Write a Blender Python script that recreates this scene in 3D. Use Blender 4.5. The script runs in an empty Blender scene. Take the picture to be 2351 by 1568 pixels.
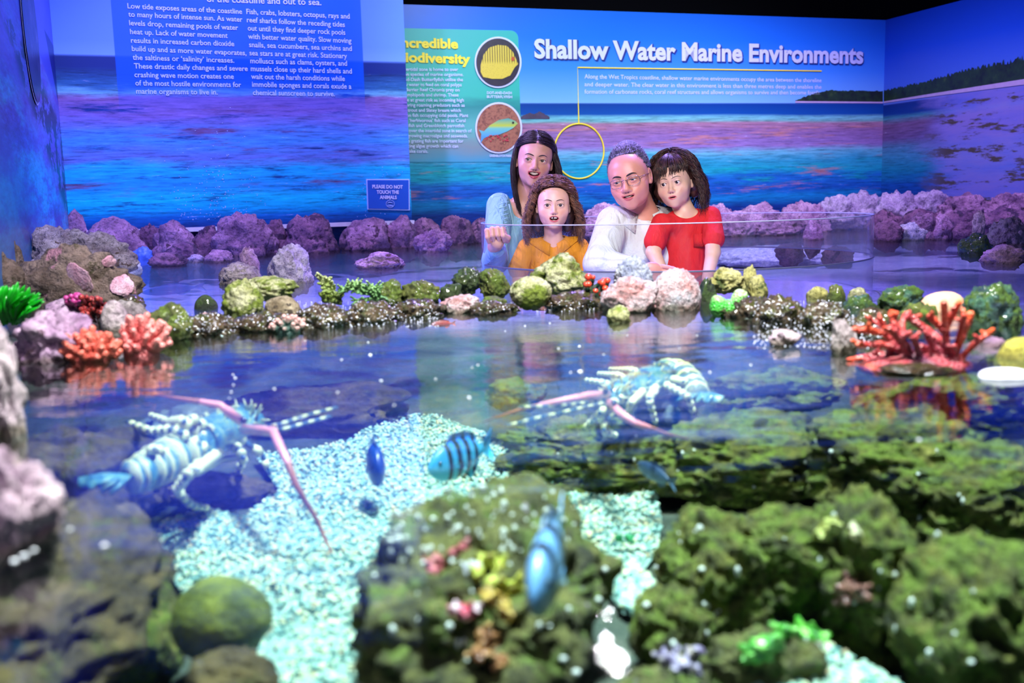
import bpy, math, random
import numpy as np
from mathutils import Vector, Matrix, noise
random.seed(7)
S = bpy.context.scene
COL = S.collection
# ---------------------------------------------------------------- camera
FPX, CX, CY = 2286.0, 1175.5, 784.0
CAM_H, PITCH, ROLL = 0.265, math.radians(8.19), math.radians(1.5)
CAM = Vector((0, 0, CAM_H))
FW = Vector((0, math.cos(PITCH), -math.sin(PITCH)))
U0 = Vector((0, math.sin(PITCH), math.cos(PITCH)))
X0 = Vector((1, 0, 0))
RT = X0 * math.cos(ROLL) - U0 * math.sin(ROLL)
UP = U0 * math.cos(ROLL) + X0 * math.sin(ROLL)
cd = bpy.data.cameras.new('camera')
cam = bpy.data.objects.new('camera', cd); COL.objects.link(cam)
cam.matrix_world = Matrix(((RT.x, UP.x, -FW.x, 0), (RT.y, UP.y, -FW.y, 0), (RT.z, UP.z, -FW.z, CAM_H), (0, 0, 0, 1)))
cd.sensor_width = 36.0; cd.lens = 36.0 * FPX / 2351.0
cd.clip_start = 0.02; cd.clip_end = 60
cd.dof.use_dof = True; cd.dof.focus_distance = 3.85; cd.dof.aperture_fstop = 3.4
S.camera = cam
# ---------------------------------------------------------------- world, lights, exposure
wd = bpy.data.worlds.new('world'); S.world = wd; wd.use_nodes = True
wd.node_tree.nodes['Background'].inputs[0].default_value = (0.05, 0.06, 0.22, 1)
wd.node_tree.nodes['Background'].inputs[1].default_value = 0.35
def area(name, loc, target, power, color, sx=0.5, sy=None, spread=180):
    l = bpy.data.lights.new(name, 'AREA'); l.energy = power; l.color = color
    l.shape = 'RECTANGLE'; l.size = sx; l.size_y = sy or sx; l.spread = math.radians(spread)
    o = bpy.data.objects.new(name, l); COL.objects.link(o); o.location = loc
    o.rotation_euler = (Vector(target) - Vector(loc)).to_track_quat('-Z', 'Y').to_euler()
    return o
def spot(name, loc, target, power, color, size=60, blend=0.6, rad=0.05):
    l = bpy.data.lights.new(name, 'SPOT'); l.energy = power; l.color = color
    l.spot_size = math.radians(size); l.spot_blend = blend; l.shadow_soft_size = rad
    o = bpy.data.objects.new(name, l); COL.objects.link(o); o.location = loc
    o.rotation_euler = (Vector(target) - Vector(loc)).to_track_quat('-Z', 'Y').to_euler()
    return o
area('pool_light', (0.25, 1.2, 2.3), (0.15, 1.05, 0), 66, (0.93, 1.0, 0.97), 0.35, 0.25, 120)
spot('ridge_light', (0.5, 0.4, 2.2), (0.15, 2.5, 0), 125, (1.0, 0.97, 0.9), 58, 0.8, 0.05)
spot('people_key', (-0.35, 0.9, 1.30), (0.62, 4.0, 0.3), 128, (1.0, 0.80, 0.86), 28, 0.6, 0.20)
spot('people_top', (1.2, 4.9, 2.86), (0.55, 4.0, 0.3), 520, (0.34, 0.22, 1.0), 55, 0.6, 0.07)
spot('side_violet', (-1.6, 3.6, 1.5), (0.6, 4.1, 0.25), 150, (0.42, 0.30, 1.0), 45, 0.6, 0.07)
spot('blue_wash', (-1.6, 2.7, 2.4), (-1.7, 5.8, 0.55), 620, (0.30, 0.50, 1.0), 68, 0.8, 0.1)
spot('violet_rocks', (-1.0, 4.3, 2.6), (-1.1, 5.4, 0.1), 230, (0.52, 0.38, 1.0), 95, 0.7, 0.06)
spot('violet_rocks', (1.9, 4.6, 2.6), (2.1, 6.4, 0.1), 240, (0.58, 0.40, 1.0), 80, 0.8, 0.06)
spot('left_boulder_light', (-0.9, 1.9, 2.0), (-1.7, 3.1, 0.1), 70, (0.80, 0.72, 1.0), 60, 0.8, 0.05)
spot('mural_light', (0.6, 3.6, 2.5), (0.6, 6.9, 0.75), 300, (0.72, 0.80, 1.0), 62, 0.9, 0.1)
spot('mural_accent', (1.0, 4.5, 2.8), (1.0, 7.0, 1.1), 22, (1.0, 0.92, 0.6), 42, 1.0, 0.1)
spot('corner_blue', (1.6, 3.2, 2.4), (3.2, 6.2, 0.6), 40, (0.30, 0.30, 1.0), 80, 0.9, 0.1)
spot('side_wash', (-0.9, 2.4, 2.5), (-2.2, 4.2, 0.6), 190, (0.30, 0.36, 1.0), 60, 0.9, 0.1)
spot('near_left_light', (-0.9, -0.3, 1.9), (-0.55, 1.0, 0.05), 34, (1.0, 0.88, 0.98), 45, 0.9, 0.05)
S.view_settings.view_transform = 'Standard'; S.view_settings.look = 'None'
S.view_settings.gamma = 1; S.view_settings.use_curve_mapping = False
S.view_settings.exposure = 1.0
S.cycles.max_bounces = 6; S.cycles.diffuse_bounces = 2; S.cycles.glossy_bounces = 3
S.cycles.transmission_bounces = 3; S.cycles.transparent_max_bounces = 14
S.cycles.use_denoising = True; S.cycles.caustics_reflective = False; S.cycles.caustics_refractive = False
S.cycles.adaptive_threshold = 0.03; S.cycles.sample_clamp_indirect = 3.0

# ---------------------------------------------------------------- placing helpers
def ray(px, py):
    d = FW * FPX + RT * (px - CX) - UP * (py - CY)
    return d
def at(px, py, Y):                      # the point at depth Y (metres away) in direction of the photo's pixel
    d = ray(px, py); return CAM + d * (Y / d.y)
def onz(px, py, z=0.0):                 # where the direction meets the level z
    d = ray(px, py); return CAM + d * ((z - CAM_H) / d.z)
def ppm(p):                             # pixels per metre at a point
    return FPX / (Vector(p) - CAM).dot(FW)
def tag(o, label=None, cat=None, group=None, kind=None):
    if label: o['label'] = label
    if cat: o['category'] = cat
    if group: o['group'] = group
    if kind: o['kind'] = kind
    return o
def empty(name, loc=(0, 0, 0), label=None, cat=None, group=None, kind=None):
    o = bpy.data.objects.new(name, None); o.empty_display_size = 0.05; COL.objects.link(o); o.location = loc
    return tag(o, label, cat, group, kind)
def link(name, me, mat=None, parent=None, loc=None, smooth=True):
    o = bpy.data.objects.new(name, me); COL.objects.link(o)
    if mat is not None and not me.materials:
        for m in (mat if isinstance(mat, (list, tuple)) else [mat]): me.materials.append(m)
    if smooth and len(me.polygons): me.polygons.foreach_set('use_smooth', np.ones(len(me.polygons), dtype=bool))
    if parent is not None:
        o.parent = parent
        if loc is None: o.location = -Vector(parent.location)      # meshes are made in world space unless loc is given
    if loc is not None: o.location = loc
    return o
def mesh(name, v, f, mats=None):
    me = bpy.data.meshes.new(name)
    me.from_pydata([tuple(p) for p in v], [], f); me.update()
    return me
def mesh_np(name, V, F, N=4):           # V (n,3), F (m,N)
    me = bpy.data.meshes.new(name)
    V = np.asarray(V, np.float32); F = np.asarray(F, np.int32)
    me.vertices.add(len(V)); me.vertices.foreach_set('co', V.ravel())
    me.loops.add(F.size); me.loops.foreach_set('vertex_index', F.ravel())
    me.polygons.add(len(F)); me.polygons.foreach_set('loop_start', np.arange(0, F.size, N, dtype=np.int32))
    me.polygons.foreach_set('loop_total', np.full(len(F), N, np.int32))
    me.update(calc_edges=True); me.validate()
    return me
class MB:                               # collects shapes into one mesh
    def __init__(s): s.v = []; s.f = []; s.m = []
    def add(s, v, f, m=0):
        n = len(s.v); s.v += [tuple(p) for p in v]; s.f += [tuple(i + n for i in q) for q in f]; s.m += [m] * len(f)
        return s
    def box(s, c, d, M=None, m=0):
        v = [Vector((c[0] + sx * d[0] / 2, c[1] + sy * d[1] / 2, c[2] + sz * d[2] / 2)) for sz in (-1, 1) for sy in (-1, 1) for sx in (-1, 1)]
        if M: v = [M @ p for p in v]
        return s.add(v, [(0, 2, 3, 1), (4, 5, 7, 6), (0, 1, 5, 4), (2, 6, 7, 3), (0, 4, 6, 2), (1, 3, 7, 5)], m)
    def tube(s, pts, rad, n=8, m=0, cap=True, closed=False, flat=1.0):
        pts = [Vector(p) for p in pts]; k = len(pts)
        if not hasattr(rad, '__len__'): rad = [rad] * k
        v = []; a = None
        for i in range(k):
            t = (pts[(i + 1) % k] - pts[i - 1]) if closed else (pts[min(i + 1, k - 1)] - pts[max(i - 1, 0)])
            if t.length < 1e-9: t = Vector((0, 0, 1))
            t.normalize()
            if a is None: a = t.orthogonal().normalized()
            else:
                a = a - t * a.dot(t); a = a.normalized() if a.length > 1e-6 else t.orthogonal().normalized()
            b = t.cross(a)
            for j in range(n):
                w = 2 * math.pi * j / n
                v.append(pts[i] + (a * math.cos(w) + b * math.sin(w) * flat) * rad[i])
        f = []
        for i in range(k if closed else k - 1):
            for j in range(n):
                i2 = (i + 1) % k; j2 = (j + 1) % n
                f.append((i * n + j, i * n + j2, i2 * n + j2, i2 * n + j))
        if cap and not closed:
            f.append(tuple(range(n))[::-1]); f.append(tuple((k - 1) * n + j for j in range(n)))
        return s.add(v, f, m)
    def ball(s, c, r, nu=12, nv=8, M=None, m=0):
        if not hasattr(r, '__len__'): r = (r, r, r)
        v = [Vector((0, 0, r[2]))]
        for i in range(1, nv):
            th = math.pi * i / nv
            for j in range(nu):
                ph = 2 * math.pi * j / nu
                v.append(Vector((r[0] * math.sin(th) * math.cos(ph), r[1] * math.sin(th) * math.sin(ph), r[2] * math.cos(th))))
        v.append(Vector((0, 0, -r[2])))
        if M is not None: v = [M @ p for p in v]
        v = [p + Vector(c) for p in v]
        f = [(0, 1 + j, 1 + (j + 1) % nu) for j in range(nu)]
        for i in range(nv - 2):
            for j in range(nu):
                a = 1 + i * nu + j; b = 1 + i * nu + (j + 1) % nu
                f.append((a, a + nu, b + nu, b))
        L = len(v) - 1
        f += [(L, 1 + (nv - 2) * nu + (j + 1) % nu, 1 + (nv - 2) * nu + j) for j in range(nu)]
        return s.add(v, f, m)
    def build(s, name, mat, parent=None, loc=None, smooth=True):
        me = mesh(name, s.v, s.f); o = link(name, me, mat, parent, loc, smooth)
        if any(s.m): me.polygons.foreach_set('material_index', s.m)
        return o

# ---------------------------------------------------------------- node helpers
class NT:
    def __init__(s, name):
        s.mat = bpy.data.materials.new(name); s.mat.use_nodes = True; s.t = s.mat.node_tree
        s.t.nodes.clear(); s.out = s.t.nodes.new('ShaderNodeOutputMaterial')
    def n(s, typ, ins=None, **kw):
        nd = s.t.nodes.new(typ)
        for k, v in kw.items(): setattr(nd, k, v)
        for k, v in (ins or {}).items(): s.set(nd.inputs[k], v)
        return nd
    def set(s, sock, v):
        if isinstance(v, bpy.types.NodeSocket): s.t.links.new(v, sock)
        elif isinstance(v, bpy.types.Node): s.t.links.new(v.outputs[0], sock)
        else:
            if hasattr(v, '__len__') and len(v) == 3 and sock.type == 'RGBA': v = (*v, 1)
            sock.default_value = v
    def math(s, op, a, b=0.0, c=None, clamp=False):
        nd = s.n('ShaderNodeMath', operation=op, use_clamp=clamp); s.set(nd.inputs[0], a); s.set(nd.inputs[1], b)
        if c is not None: s.set(nd.inputs[2], c)
        return nd.outputs[0]
    def mix(s, fac, a, b, blend='MIX'):
        nd = s.n('ShaderNodeMix', data_type='RGBA', blend_type=blend)
        s.set(nd.inputs[0], fac); s.set(nd.inputs[6], a); s.set(nd.inputs[7], b); return nd.outputs[2]
    def ramp(s, fac, stops, interp='LINEAR'):
        nd = s.n('ShaderNodeValToRGB'); s.set(nd.inputs[0], fac); cr = nd.color_ramp; cr.interpolation = interp
        while len(cr.elements) > 1: cr.elements.remove(cr.elements[-1])
        for i, (p, c) in enumerate(stops):
            e = cr.elements[0] if i == 0 else cr.elements.new(p)
            e.position = p; e.color = (*c, 1) if hasattr(c, '__len__') else (c, c, c, 1)
        return nd.outputs[0]
    def noise(s, vec, scale, detail=4, rough=0.55, dist=0.0):
        nd = s.n('ShaderNodeTexNoise'); s.set(nd.inputs['Vector'], vec); nd.inputs['Scale'].default_value = scale
        nd.inputs['Detail'].default_value = detail; nd.inputs['Roughness'].default_value = rough; nd.inputs['Distortion'].default_value = dist
        return nd.outputs[0]
    def voro(s, vec, scale, feature='F1', out=0):
        nd = s.n('ShaderNodeTexVoronoi', feature=feature); s.set(nd.inputs['Vector'], vec); nd.inputs['Scale'].default_value = scale
        return nd.outputs[out]
    def map(s, vec, scale=(1, 1, 1), loc=(0, 0, 0)):
        nd = s.n('ShaderNodeMapping'); s.set(nd.inputs[0], vec); nd.inputs['Scale'].default_value = scale; nd.inputs['Location'].default_value = loc
        return nd.outputs[0]
    def step(s, v, lo, hi):             # smooth 0..1 between lo and hi
        nd = s.n('ShaderNodeMapRange', interpolation_type='SMOOTHSTEP'); s.set(nd.inputs[0], v)
        nd.inputs[1].default_value = lo; nd.inputs[2].default_value = hi; return nd.outputs[0]
    def bsdf(s, **kw):
        b = s.n('ShaderNodeBsdfPrincipled')
        for k, v in kw.items(): s.set(b.inputs[k.replace('_', ' ')], v)
        s.t.links.new(b.outputs[0], s.out.inputs[0]); return b
    def bump(s, h, strength=0.5, dist=0.01, normal=None):
        b = s.n('ShaderNodeBump'); s.set(b.inputs['Height'], h); b.inputs['Strength'].default_value = strength; b.inputs['Distance'].default_value = dist
        if normal is not None: s.set(b.inputs['Normal'], normal)
        return b.outputs[0]
def lin(r, g, b, k=1.0):                # a display colour 0..255 to linear
    f = lambda c: ((c / 255 + 0.055) / 1.055) ** 2.4 if c > 10 else c / 255 / 12.92
    return (min(1, f(r) * k), min(1, f(g) * k), min(1, f(b) * k))
_plain = {}
def plain(name, rgb, rough=0.5, metal=0.0, spec=0.5, coat=0.0, var=0.12, bscale=0, emit=None):
    key = name
    if key in _plain: return _plain[key]
    T = NT(name); tc = T.n('ShaderNodeTexCoord').outputs['Object']
    nz = T.noise(tc, 30, 3)
    dark = tuple(c * (1 - var * 1.6) for c in rgb); light = tuple(min(1, c * (1 + var)) for c in rgb)
    kw = dict(Base_Color=T.mix(nz, dark, light), Roughness=rough, Metallic=metal)
    kw['Specular_IOR_Level'] = spec; kw['Coat_Weight'] = coat
    if bscale: kw['Normal'] = T.bump(T.noise(tc, bscale, 4), 0.5, 0.4 / bscale)
    T.bsdf(**kw); _plain[key] = T.mat
    return T.mat
# ================================================================ the room
class Wall:                              # a vertical wall: origin, direction along it, seen from its front
    def __init__(s, P, ang_deg):
        s.P = Vector((P[0], P[1], 0)); a = math.radians(ang_deg)
        s.u = Vector((math.cos(a), math.sin(a), 0)); s.n = Vector((s.u.y, -s.u.x, 0))      # n faces the viewer
        s.a = a
    def hit(s, px, py, off=0.0):         # photo pixel -> (along, height)
        d = ray(px, py); P = s.P + s.n * off
        t = (P - CAM).dot(s.n) / d.dot(s.n); q = CAM + d * t
        return ((q - P).dot(s.u), q.z)
    def pt(s, a, z, off=0.0): return s.P + s.u * a + Vector((0, 0, z)) + s.n * off
    def M(s, off=0.0):                   # local x along, y up, z out -> world
        o = s.P + s.n * off
        return Matrix(((s.u.x, 0, s.n.x, o.x), (s.u.y, 0, s.n.y, o.y), (0, 1, 0, 0), (0, 0, 0, 1)))
pe = at(935, 240, 5.95)
WL = Wall((pe.x, pe.y), 20.0)            # the blue panel wall in front, origin at its right edge
c1 = WL.hit(134, 235); C1 = WL.pt(*c1)
pb = at(935, 240, 6.6)
WB = Wall((pb.x, pb.y), 15.4)            # the long back wall
c2 = WB.hit(2028, 250); C2 = WB.pt(*c2)
WR = Wall((C2.x, C2.y), -71.2)           # right wall, comes forward from the corner
WS = Wall((C1.x, C1.y), -70.0)           # left side wall: along = towards the viewer
WS.n = -WS.n
def slab(name, W, a0, a1, z0, z1, mat, th=0.04, z1b=None):
    e = bpy.data.objects.new(name, None)
    v = []
    for off in (0, -th):
        for a, z in ((a0, z0), (a1, z0), (a1, z1b or z1), (a0, z1)):
            v.append(Vector((a, off * -1, z)))
    # local frame: x along, y back, z up (object coordinates drive the print)
    f = [(0, 1, 2, 3), (7, 6, 5, 4), (0, 4, 5, 1), (1, 5, 6, 2), (2, 6, 7, 3), (3, 7, 4, 0)]
    me = mesh(name, v, f); o = link(name, me, mat, smooth=False)
    o.matrix_world = Matrix(((W.u.x, -W.n.x, 0, W.P.x), (W.u.y, -W.n.y, 0, W.P.y), (0, 0, 1, 0), (0, 0, 0, 1)))
    return tag(o, kind='structure')
def sea_mural(name, W, refx, stops, rough=0.35, patches=(), overlay=None, extra=None, tint=None, seed=0.0, nz=(1.1, 9)):
    """a printed seascape: colours by height from the stops (photo rows at refx), broken by stretched noise"""
    T = NT(name); tc = T.n('ShaderNodeTexCoord').outputs['Object']
    sep = T.n('ShaderNodeSeparateXYZ', {0: tc}); x, z = sep.outputs[0], sep.outputs[2]
    zs = [(W.hit(refx, py)[1], c, amp) for py, c, amp in stops]
    zmin = min(q[0] for q in zs); zmax = max(q[0] for q in zs)
    mp = T.map(tc, (nz[0], 1, nz[1]), (seed, 0, seed))
    n1 = T.noise(mp, 1.0, 6, 0.6); n2 = T.noise(T.map(tc, (5, 1, 40), (seed, 0, 0)), 1.0, 4, 0.6)
    # how much the noise may move the rows: grows below the horizon
    R = lambda h: (h - zmin) / (zmax - zmin)
    fac = T.n('ShaderNodeMapRange', {0: z, 1: zmin, 2: zmax}).outputs[0]
    ampn = T.ramp(fac, [(R(h), a) for h, c, a in sorted(zs, key=lambda q: q[0])])
    d = T.math('MULTIPLY', T.math('ADD', T.math('SUBTRACT', n1, 0.5), T.math('MULTIPLY', T.math('SUBTRACT', n2, 0.5), 0.35)), ampn)
    f2 = T.math('ADD', fac, d)
    col = T.ramp(f2, [(R(h), c) for h, c, a in sorted(zs, key=lambda q: q[0])])
    for (c, y0, y1, lo, hi, sx, sz, sd) in patches:      # reef patches: colour where the stretched noise is high
        z0 = W.hit(refx, y1)[1]; z1 = W.hit(refx, y0)[1]
        m = T.math('MULTIPLY', T.step(T.noise(T.map(tc, (sx, 1, sz), (sd, 0, sd)), 1.0, 9, 0.72), lo - 0.02, hi + 0.03),
                   T.math('MULTIPLY', T.step(z, z0, z0 + 0.06), T.math('SUBTRACT', 1.0, T.step(z, z1 - 0.04, z1))))
        col = T.mix(m, col, c)
    # streaks
    st = T.noise(T.map(tc, (6, 1, 75), (0, 0, seed)), 1.0, 6, 0.75)
    zh = [h for h, c, a in zs if a > 0.01]; top = max(zh) if zh else zmax
    below = T.math('SUBTRACT', 1.0, T.step(z, top - 0.02, top))
    col = T.mix(T.math('MULTIPLY', below, 0.75), col, T.mix(1.0, col, T.ramp(st, [(0.36, 0.22), (0.48, 0.72), (0.60, 1.0)]), 'MULTIPLY'))
    col = T.mix(T.math('MULTIPLY', below, T.step(st, 0.62, 0.76)), col, (0.75, 0.85, 0.95, 1))
    if overlay: col = overlay(T, x, z, col)
    if extra: col = extra(T, x, z, col, tc)
    T.bsdf(Base_Color=col, Roughness=rough, Specular_IOR_Level=0.3)
    return T.mat
def rect_mask(T, x, z, x0, x1, z0, z1, soft=0.004):
    m = T.math('MULTIPLY', T.step(x, x0 - soft, x0 + soft), T.math('SUBTRACT', 1.0, T.step(x, x1 - soft, x1 + soft)))
    return T.math('MULTIPLY', m, T.math('MULTIPLY', T.step(z, z0 - soft, z0 + soft), T.math('SUBTRACT', 1.0, T.step(z, z1 - soft, z1 + soft))))
# left blue panel: heading field behind the text
xa = WL.hit(262, 100)[0]; xb = WL.hit(832, 100)[0]; zt0 = WL.hit(540, 255)[1]; zt1 = WL.hit(540, -300)[1]; xc = WL.hit(848, 300)[0]
def ov_left(T, x, z, col):
    m = T.math('MULTIPLY', T.math('MULTIPLY', T.step(x, xa - 0.003, xa + 0.003), T.math('SUBTRACT', 1.0, T.step(x, xb - 0.003, xb + 0.003))),
               T.step(z, zt0 - 0.05, zt0 + 0.22))
    return T.mix(T.math('MULTIPLY', m, 0.85), col, lin(4, 88, 200))
m_left = sea_mural('printed_seascape_blue', WL, 540, [
    (-300, lin(60, 110, 210), 0), (0, lin(80, 135, 225), 0), (100, lin(90, 145, 232), 0), (133, lin(105, 160, 235), 0.0), (136, lin(18, 45, 110), 0.004),
    (160, lin(18, 45, 110), 0.03), (200, lin(45, 110, 160), 0.06), (212, lin(110, 190, 215), 0.06), (225, lin(130, 105, 165), 0.07), (262, lin(120, 110, 190), 0.09),
    (300, lin(85, 145, 225), 0.10), (330, lin(70, 160, 235), 0.10), (365, lin(100, 130, 210), 0.10), (390, lin(30, 200, 245), 0.10), (425, lin(40, 170, 235), 0.09),
    (455, lin(20, 220, 250), 0.07), (478, lin(15, 190, 240), 0.05), (497, lin(15, 110, 190), 0.04), (515, lin(12, 60, 130), 0.02)],
    patches=[(lin(110, 80, 125), 225, 470, 0.56, 0.66, 1.6, 14, 3.3), (lin(20, 60, 135), 170, 500, 0.55, 0.62, 2.2, 22, 8.1), (lin(0, 185, 235), 300, 500, 0.60, 0.72, 1.5, 10, 5.2)],
    overlay=ov_left, seed=2.0)
slab('wall_middle', WL, c1[0] - 0.0, 0.0, 0.0, 2.4, m_left)
m_back = sea_mural('printed_seascape_lagoon', WB, 1500, [
    (0, lin(22, 92, 200), 0), (90, lin(30, 115, 220), 0), (160, lin(60, 140, 228), 0), (225, lin(110, 175, 232), 0.0), (236, lin(120, 180, 232), 0.0), (238, lin(14, 62, 135), 0.004),
    (262, lin(16, 80, 150), 0.012), (270, lin(120, 205, 205), 0.015), (278, lin(120, 190, 180), 0.02), (284, lin(175, 130, 150), 0.025), (305, lin(150, 115, 165), 0.05),
    (335, lin(150, 125, 185), 0.08), (352, lin(110, 190, 205), 0.10), (372, lin(50, 165, 190), 0.12), (395, lin(30, 165, 185), 0.12), (415, lin(30, 110, 190), 0.12),
    (440, lin(25, 90, 175), 0.10), (458, lin(20, 130, 190), 0.06), (480, lin(18, 55, 130), 0.04), (520, lin(15, 40, 110), 0.02)],
    patches=[(lin(205, 140, 130), 284, 345, 0.52, 0.62, 1.6, 20, 1.3), (lin(20, 185, 165), 345, 440, 0.53, 0.66, 1.2, 10, 6.3), (lin(185, 120, 120), 345, 470, 0.57, 0.63, 1.3, 13, 9.7),
             (lin(15, 60, 140), 345, 480, 0.57, 0.66, 1.1, 11, 12.2), (lin(150, 205, 215), 290, 380, 0.62, 0.7, 2.5, 24, 4.4)], seed=5.0)
zb0 = WB.hit(930, 8); zb1 = WB.hit(2033, 46)
slab('wall_back', WB, -0.9, c2[0], 0.0, zb0[1], m_back, z1b=zb1[1])
zc = WR.hit(2033, 232)[1]
def ex_right(T, x, z, col, tc):
    # beach and reef flat spreading up the slope to the right
    n = T.noise(T.map(tc, (1.6, 1, 7), (1, 0, 2)), 1.0, 7, 0.65)
    edge = T.math('ADD', T.math('MULTIPLY', x, 0.10), T.math('MULTIPLY', n, 0.10))
    sand = T.math('MULTIPLY', T.step(T.math('ADD', T.math('MULTIPLY', x, 1.3), T.math('MULTIPLY', T.math('SUBTRACT', n, 0.5), 1.2)), 0.42, 0.95), T.math('SUBTRACT', 1.0, T.step(z, zc + 0.06, zc + 0.075)))
    col = T.mix(T.math('MULTIPLY', sand, 0.85), col, T.ramp(n, [(0.3, lin(95, 115, 210)), (0.6, lin(140, 130, 200))]))
    weed = T.math('MULTIPLY', T.step(T.noise(T.map(tc, (2.6, 1, 15), (4, 0, 1)), 1.0, 9, 0.7), 0.52, 0.58), T.math('MULTIPLY', T.step(x, 0.25, 0.7), T.math('SUBTRACT', 1.0, T.step(z, zc - 0.05, zc - 0.02))))
    return T.mix(weed, col, lin(80, 70, 60))
m_right = sea_mural('printed_seascape_beach', WR, 2060, [
    (0, lin(16, 60, 165), 0), (120, lin(25, 80, 200), 0), (215, lin(75, 115, 205), 0.0), (236, lin(95, 130, 210), 0), (238, lin(16, 50, 120), 0.004),
    (262, lin(16, 60, 130), 0.012), (270, lin(70, 150, 165), 0.015), (284, lin(125, 95, 135), 0.025), (320, lin(110, 90, 140), 0.06), (350, lin(70, 150, 180), 0.10),
    (390, lin(30, 140, 170), 0.10), (430, lin(25, 90, 170), 0.10), (470, lin(20, 60, 140), 0.04)], extra=ex_right, seed=9.0)
o = slab('wall_right', WR, 0.0, 3.2, 0.0, WR.hit(2033, 46)[1], m_right)
def ex_side(T, x, z, col, tc):
    n = T.noise(T.map(tc, (1.1, 1, 5.0), (1, 0, 2)), 1.0, 9, 0.72)
    n2 = T.noise(T.map(tc, (9, 1, 48)), 1.0, 5, 0.75)
    col = T.ramp(n, [(0.34, lin(70, 55, 160)), (0.45, lin(80, 100, 215)), (0.54, lin(60, 190, 245)), (0.66, lin(120, 150, 230))])
    col = T.mix(0.7, col, T.mix(1.0, col, T.ramp(n2, [(0.35, 0.35), (0.6, 1.0)]), 'MULTIPLY'))
    def side(p, q, soft):                                    # 0 left/below the line through two photo points, 1 right/above it
        (a0, z0), (a1, z1) = WS.hit(*p), WS.hit(*q); k = (z1 - z0) / (a1 - a0)
        return T.step(T.math('ADD', T.math('SUBTRACT', z, T.math('MULTIPLY', x, k)), T.math('MULTIPLY', T.math('SUBTRACT', n, 0.5), soft * 2)), z0 - k * a0 - soft, z0 - k * a0 + soft)
    col = T.mix(T.math('MULTIPLY', side((5, 150), (135, 440), 0.10), 0.75), col, T.mix(n2, lin(55, 45, 150), lin(120, 105, 225)))
    col = T.mix(T.math('MULTIPLY', T.math('SUBTRACT', 1.0, side((5, 300), (105, 510), 0.06)), 0.5), col, lin(70, 70, 200))
    col = T.mix(T.math('MULTIPLY', T.step(x, 0.0, 0.7), 0.0), col, lin(18, 40, 120))
    sky = side((42, 0), (138, 250), 0.02)
    col = T.mix(sky, col, lin(70, 85, 200))
    zh = c1[1] + WS.hit(134, 128)[1] - WS.hit(134, 235)[1]
    sea = T.math('MULTIPLY', side((100, 60), (140, 270), 0.01), T.math('SUBTRACT', 1.0, T.step(z, zh, zh + 0.01)))
    col = T.mix(sea, col, lin(20, 35, 120))
    tree = T.math('MULTIPLY', T.step(T.noise(T.map(tc, (3, 1, 8)), 1.0, 7, 0.65), 0.46, 0.52), T.math('MULTIPLY', side((0, 30), (50, 180), 0.05), T.math('SUBTRACT', 1.0, side((10, 0), (60, 110), 0.04))))
    return T.mix(tree, col, lin(25, 60, 80))
m_side = sea_mural('printed_seascape_shore', WS, 60, [(0, lin(70, 90, 190), 0), (500, lin(60, 60, 160), 0.02)], extra=ex_side, seed=1.0)
slab('wall_left', WS, 0.0, 3.1, 0.0, 2.4, m_side)
# dark ceiling and the far dark beyond the walls
mdark = plain('black_ceiling_paint', (0.004, 0.004, 0.006), 0.9, spec=0.1)
ce = MB().box((0, 3.6, 2.92), (9, 10, 0.04)).build('ceiling', mdark, smooth=False); tag(ce, kind='structure')
bw = MB().box((0.6, 8.62, 1.2), (9, 0.04, 3.6)).build('wall_far', mdark, smooth=False); tag(bw, kind='structure')
# white ledge under the blue panel
mw = plain('white_ledge_paint', (0.75, 0.78, 0.85), 0.4)
z0 = WL.hit(600, 513)[1]
lg = MB()
for a0, a1 in ((c1[0] + 0.02, 0.0),):
    lg.box(((a0 + a1) / 2, -0.03, z0 - 0.02), (a1 - a0, 0.06, 0.022))
lg = lg.build('trim_1', mw, smooth=False); lg.matrix_world = Matrix(((WL.u.x, -WL.n.x, 0, WL.P.x), (WL.u.y, -WL.n.y, 0, WL.P.y), (0, 0, 1, 0), (0, 0, 0, 1))); tag(lg, kind='structure')
zq = WB.hit(1000, 480)[1]

# ---------------------------------------------------------------- lettering
def text_geo(txt, off=0.0, ext=0.0, spacing=1.0):
    c = bpy.data.curves.new('t', 'FONT'); c.body = txt; c.size = 1; c.offset = off; c.resolution_u = 3; c.space_character = spacing; c.extrude = ext
    o = bpy.data.objects.new('t', c); me = o.to_mesh()
    V = np.array([v.co[:] for v in me.vertices], float).reshape(-1, 3); F = [tuple(p.vertices) for p in me.polygons]
    o.to_mesh_clear(); bpy.data.objects.remove(o); bpy.data.curves.remove(c)
    return V, F
def letter_lines(name, W, lines, mat, parent=None, off=0.004, bold=0.0, ext=0.0, hscale=1.0):
    """lines: (text, x0, y0, x1, y1, xheight px): baseline from (x0,y0) to (x1,y1), printed on wall W"""
    mb = MB()
    for txt, x0, y0, x1, y1, hp in lines:
        V, F = text_geo(txt, bold, ext)
        a0, h0 = W.hit(x0, y0, off); a1, h1 = W.hit(x1, y1, off); _, h2 = W.hit(x0, y0 - hp, off)
        w = V[:, 0].max() - V[:, 0].min(); x = (V[:, 0] - V[:, 0].min()) / w
        sc = abs(h2 - h0) / 0.5
        out = []
        for i in range(len(V)):
            p = W.pt(a0 + (a1 - a0) * x[i], h0 + (h1 - h0) * x[i] + V[i, 1] * sc, off + V[i, 2] * sc); out.append(p)
        mb.add(out, F)
    return mb.build(name, mat, parent, loc=(0, 0, 0) if parent is None else None, smooth=False)
m_white = plain('white_print', lin(205, 215, 245), 0.5, var=0.03)
m_paper = plain('pale_blue_print', lin(175, 205, 250), 0.5, var=0.03)
m_yel = plain('yellow_print', lin(250, 228, 40), 0.5, var=0.03)
m_grn = plain('teal_green_print', lin(35, 165, 150), 0.5, var=0.05)
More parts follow.
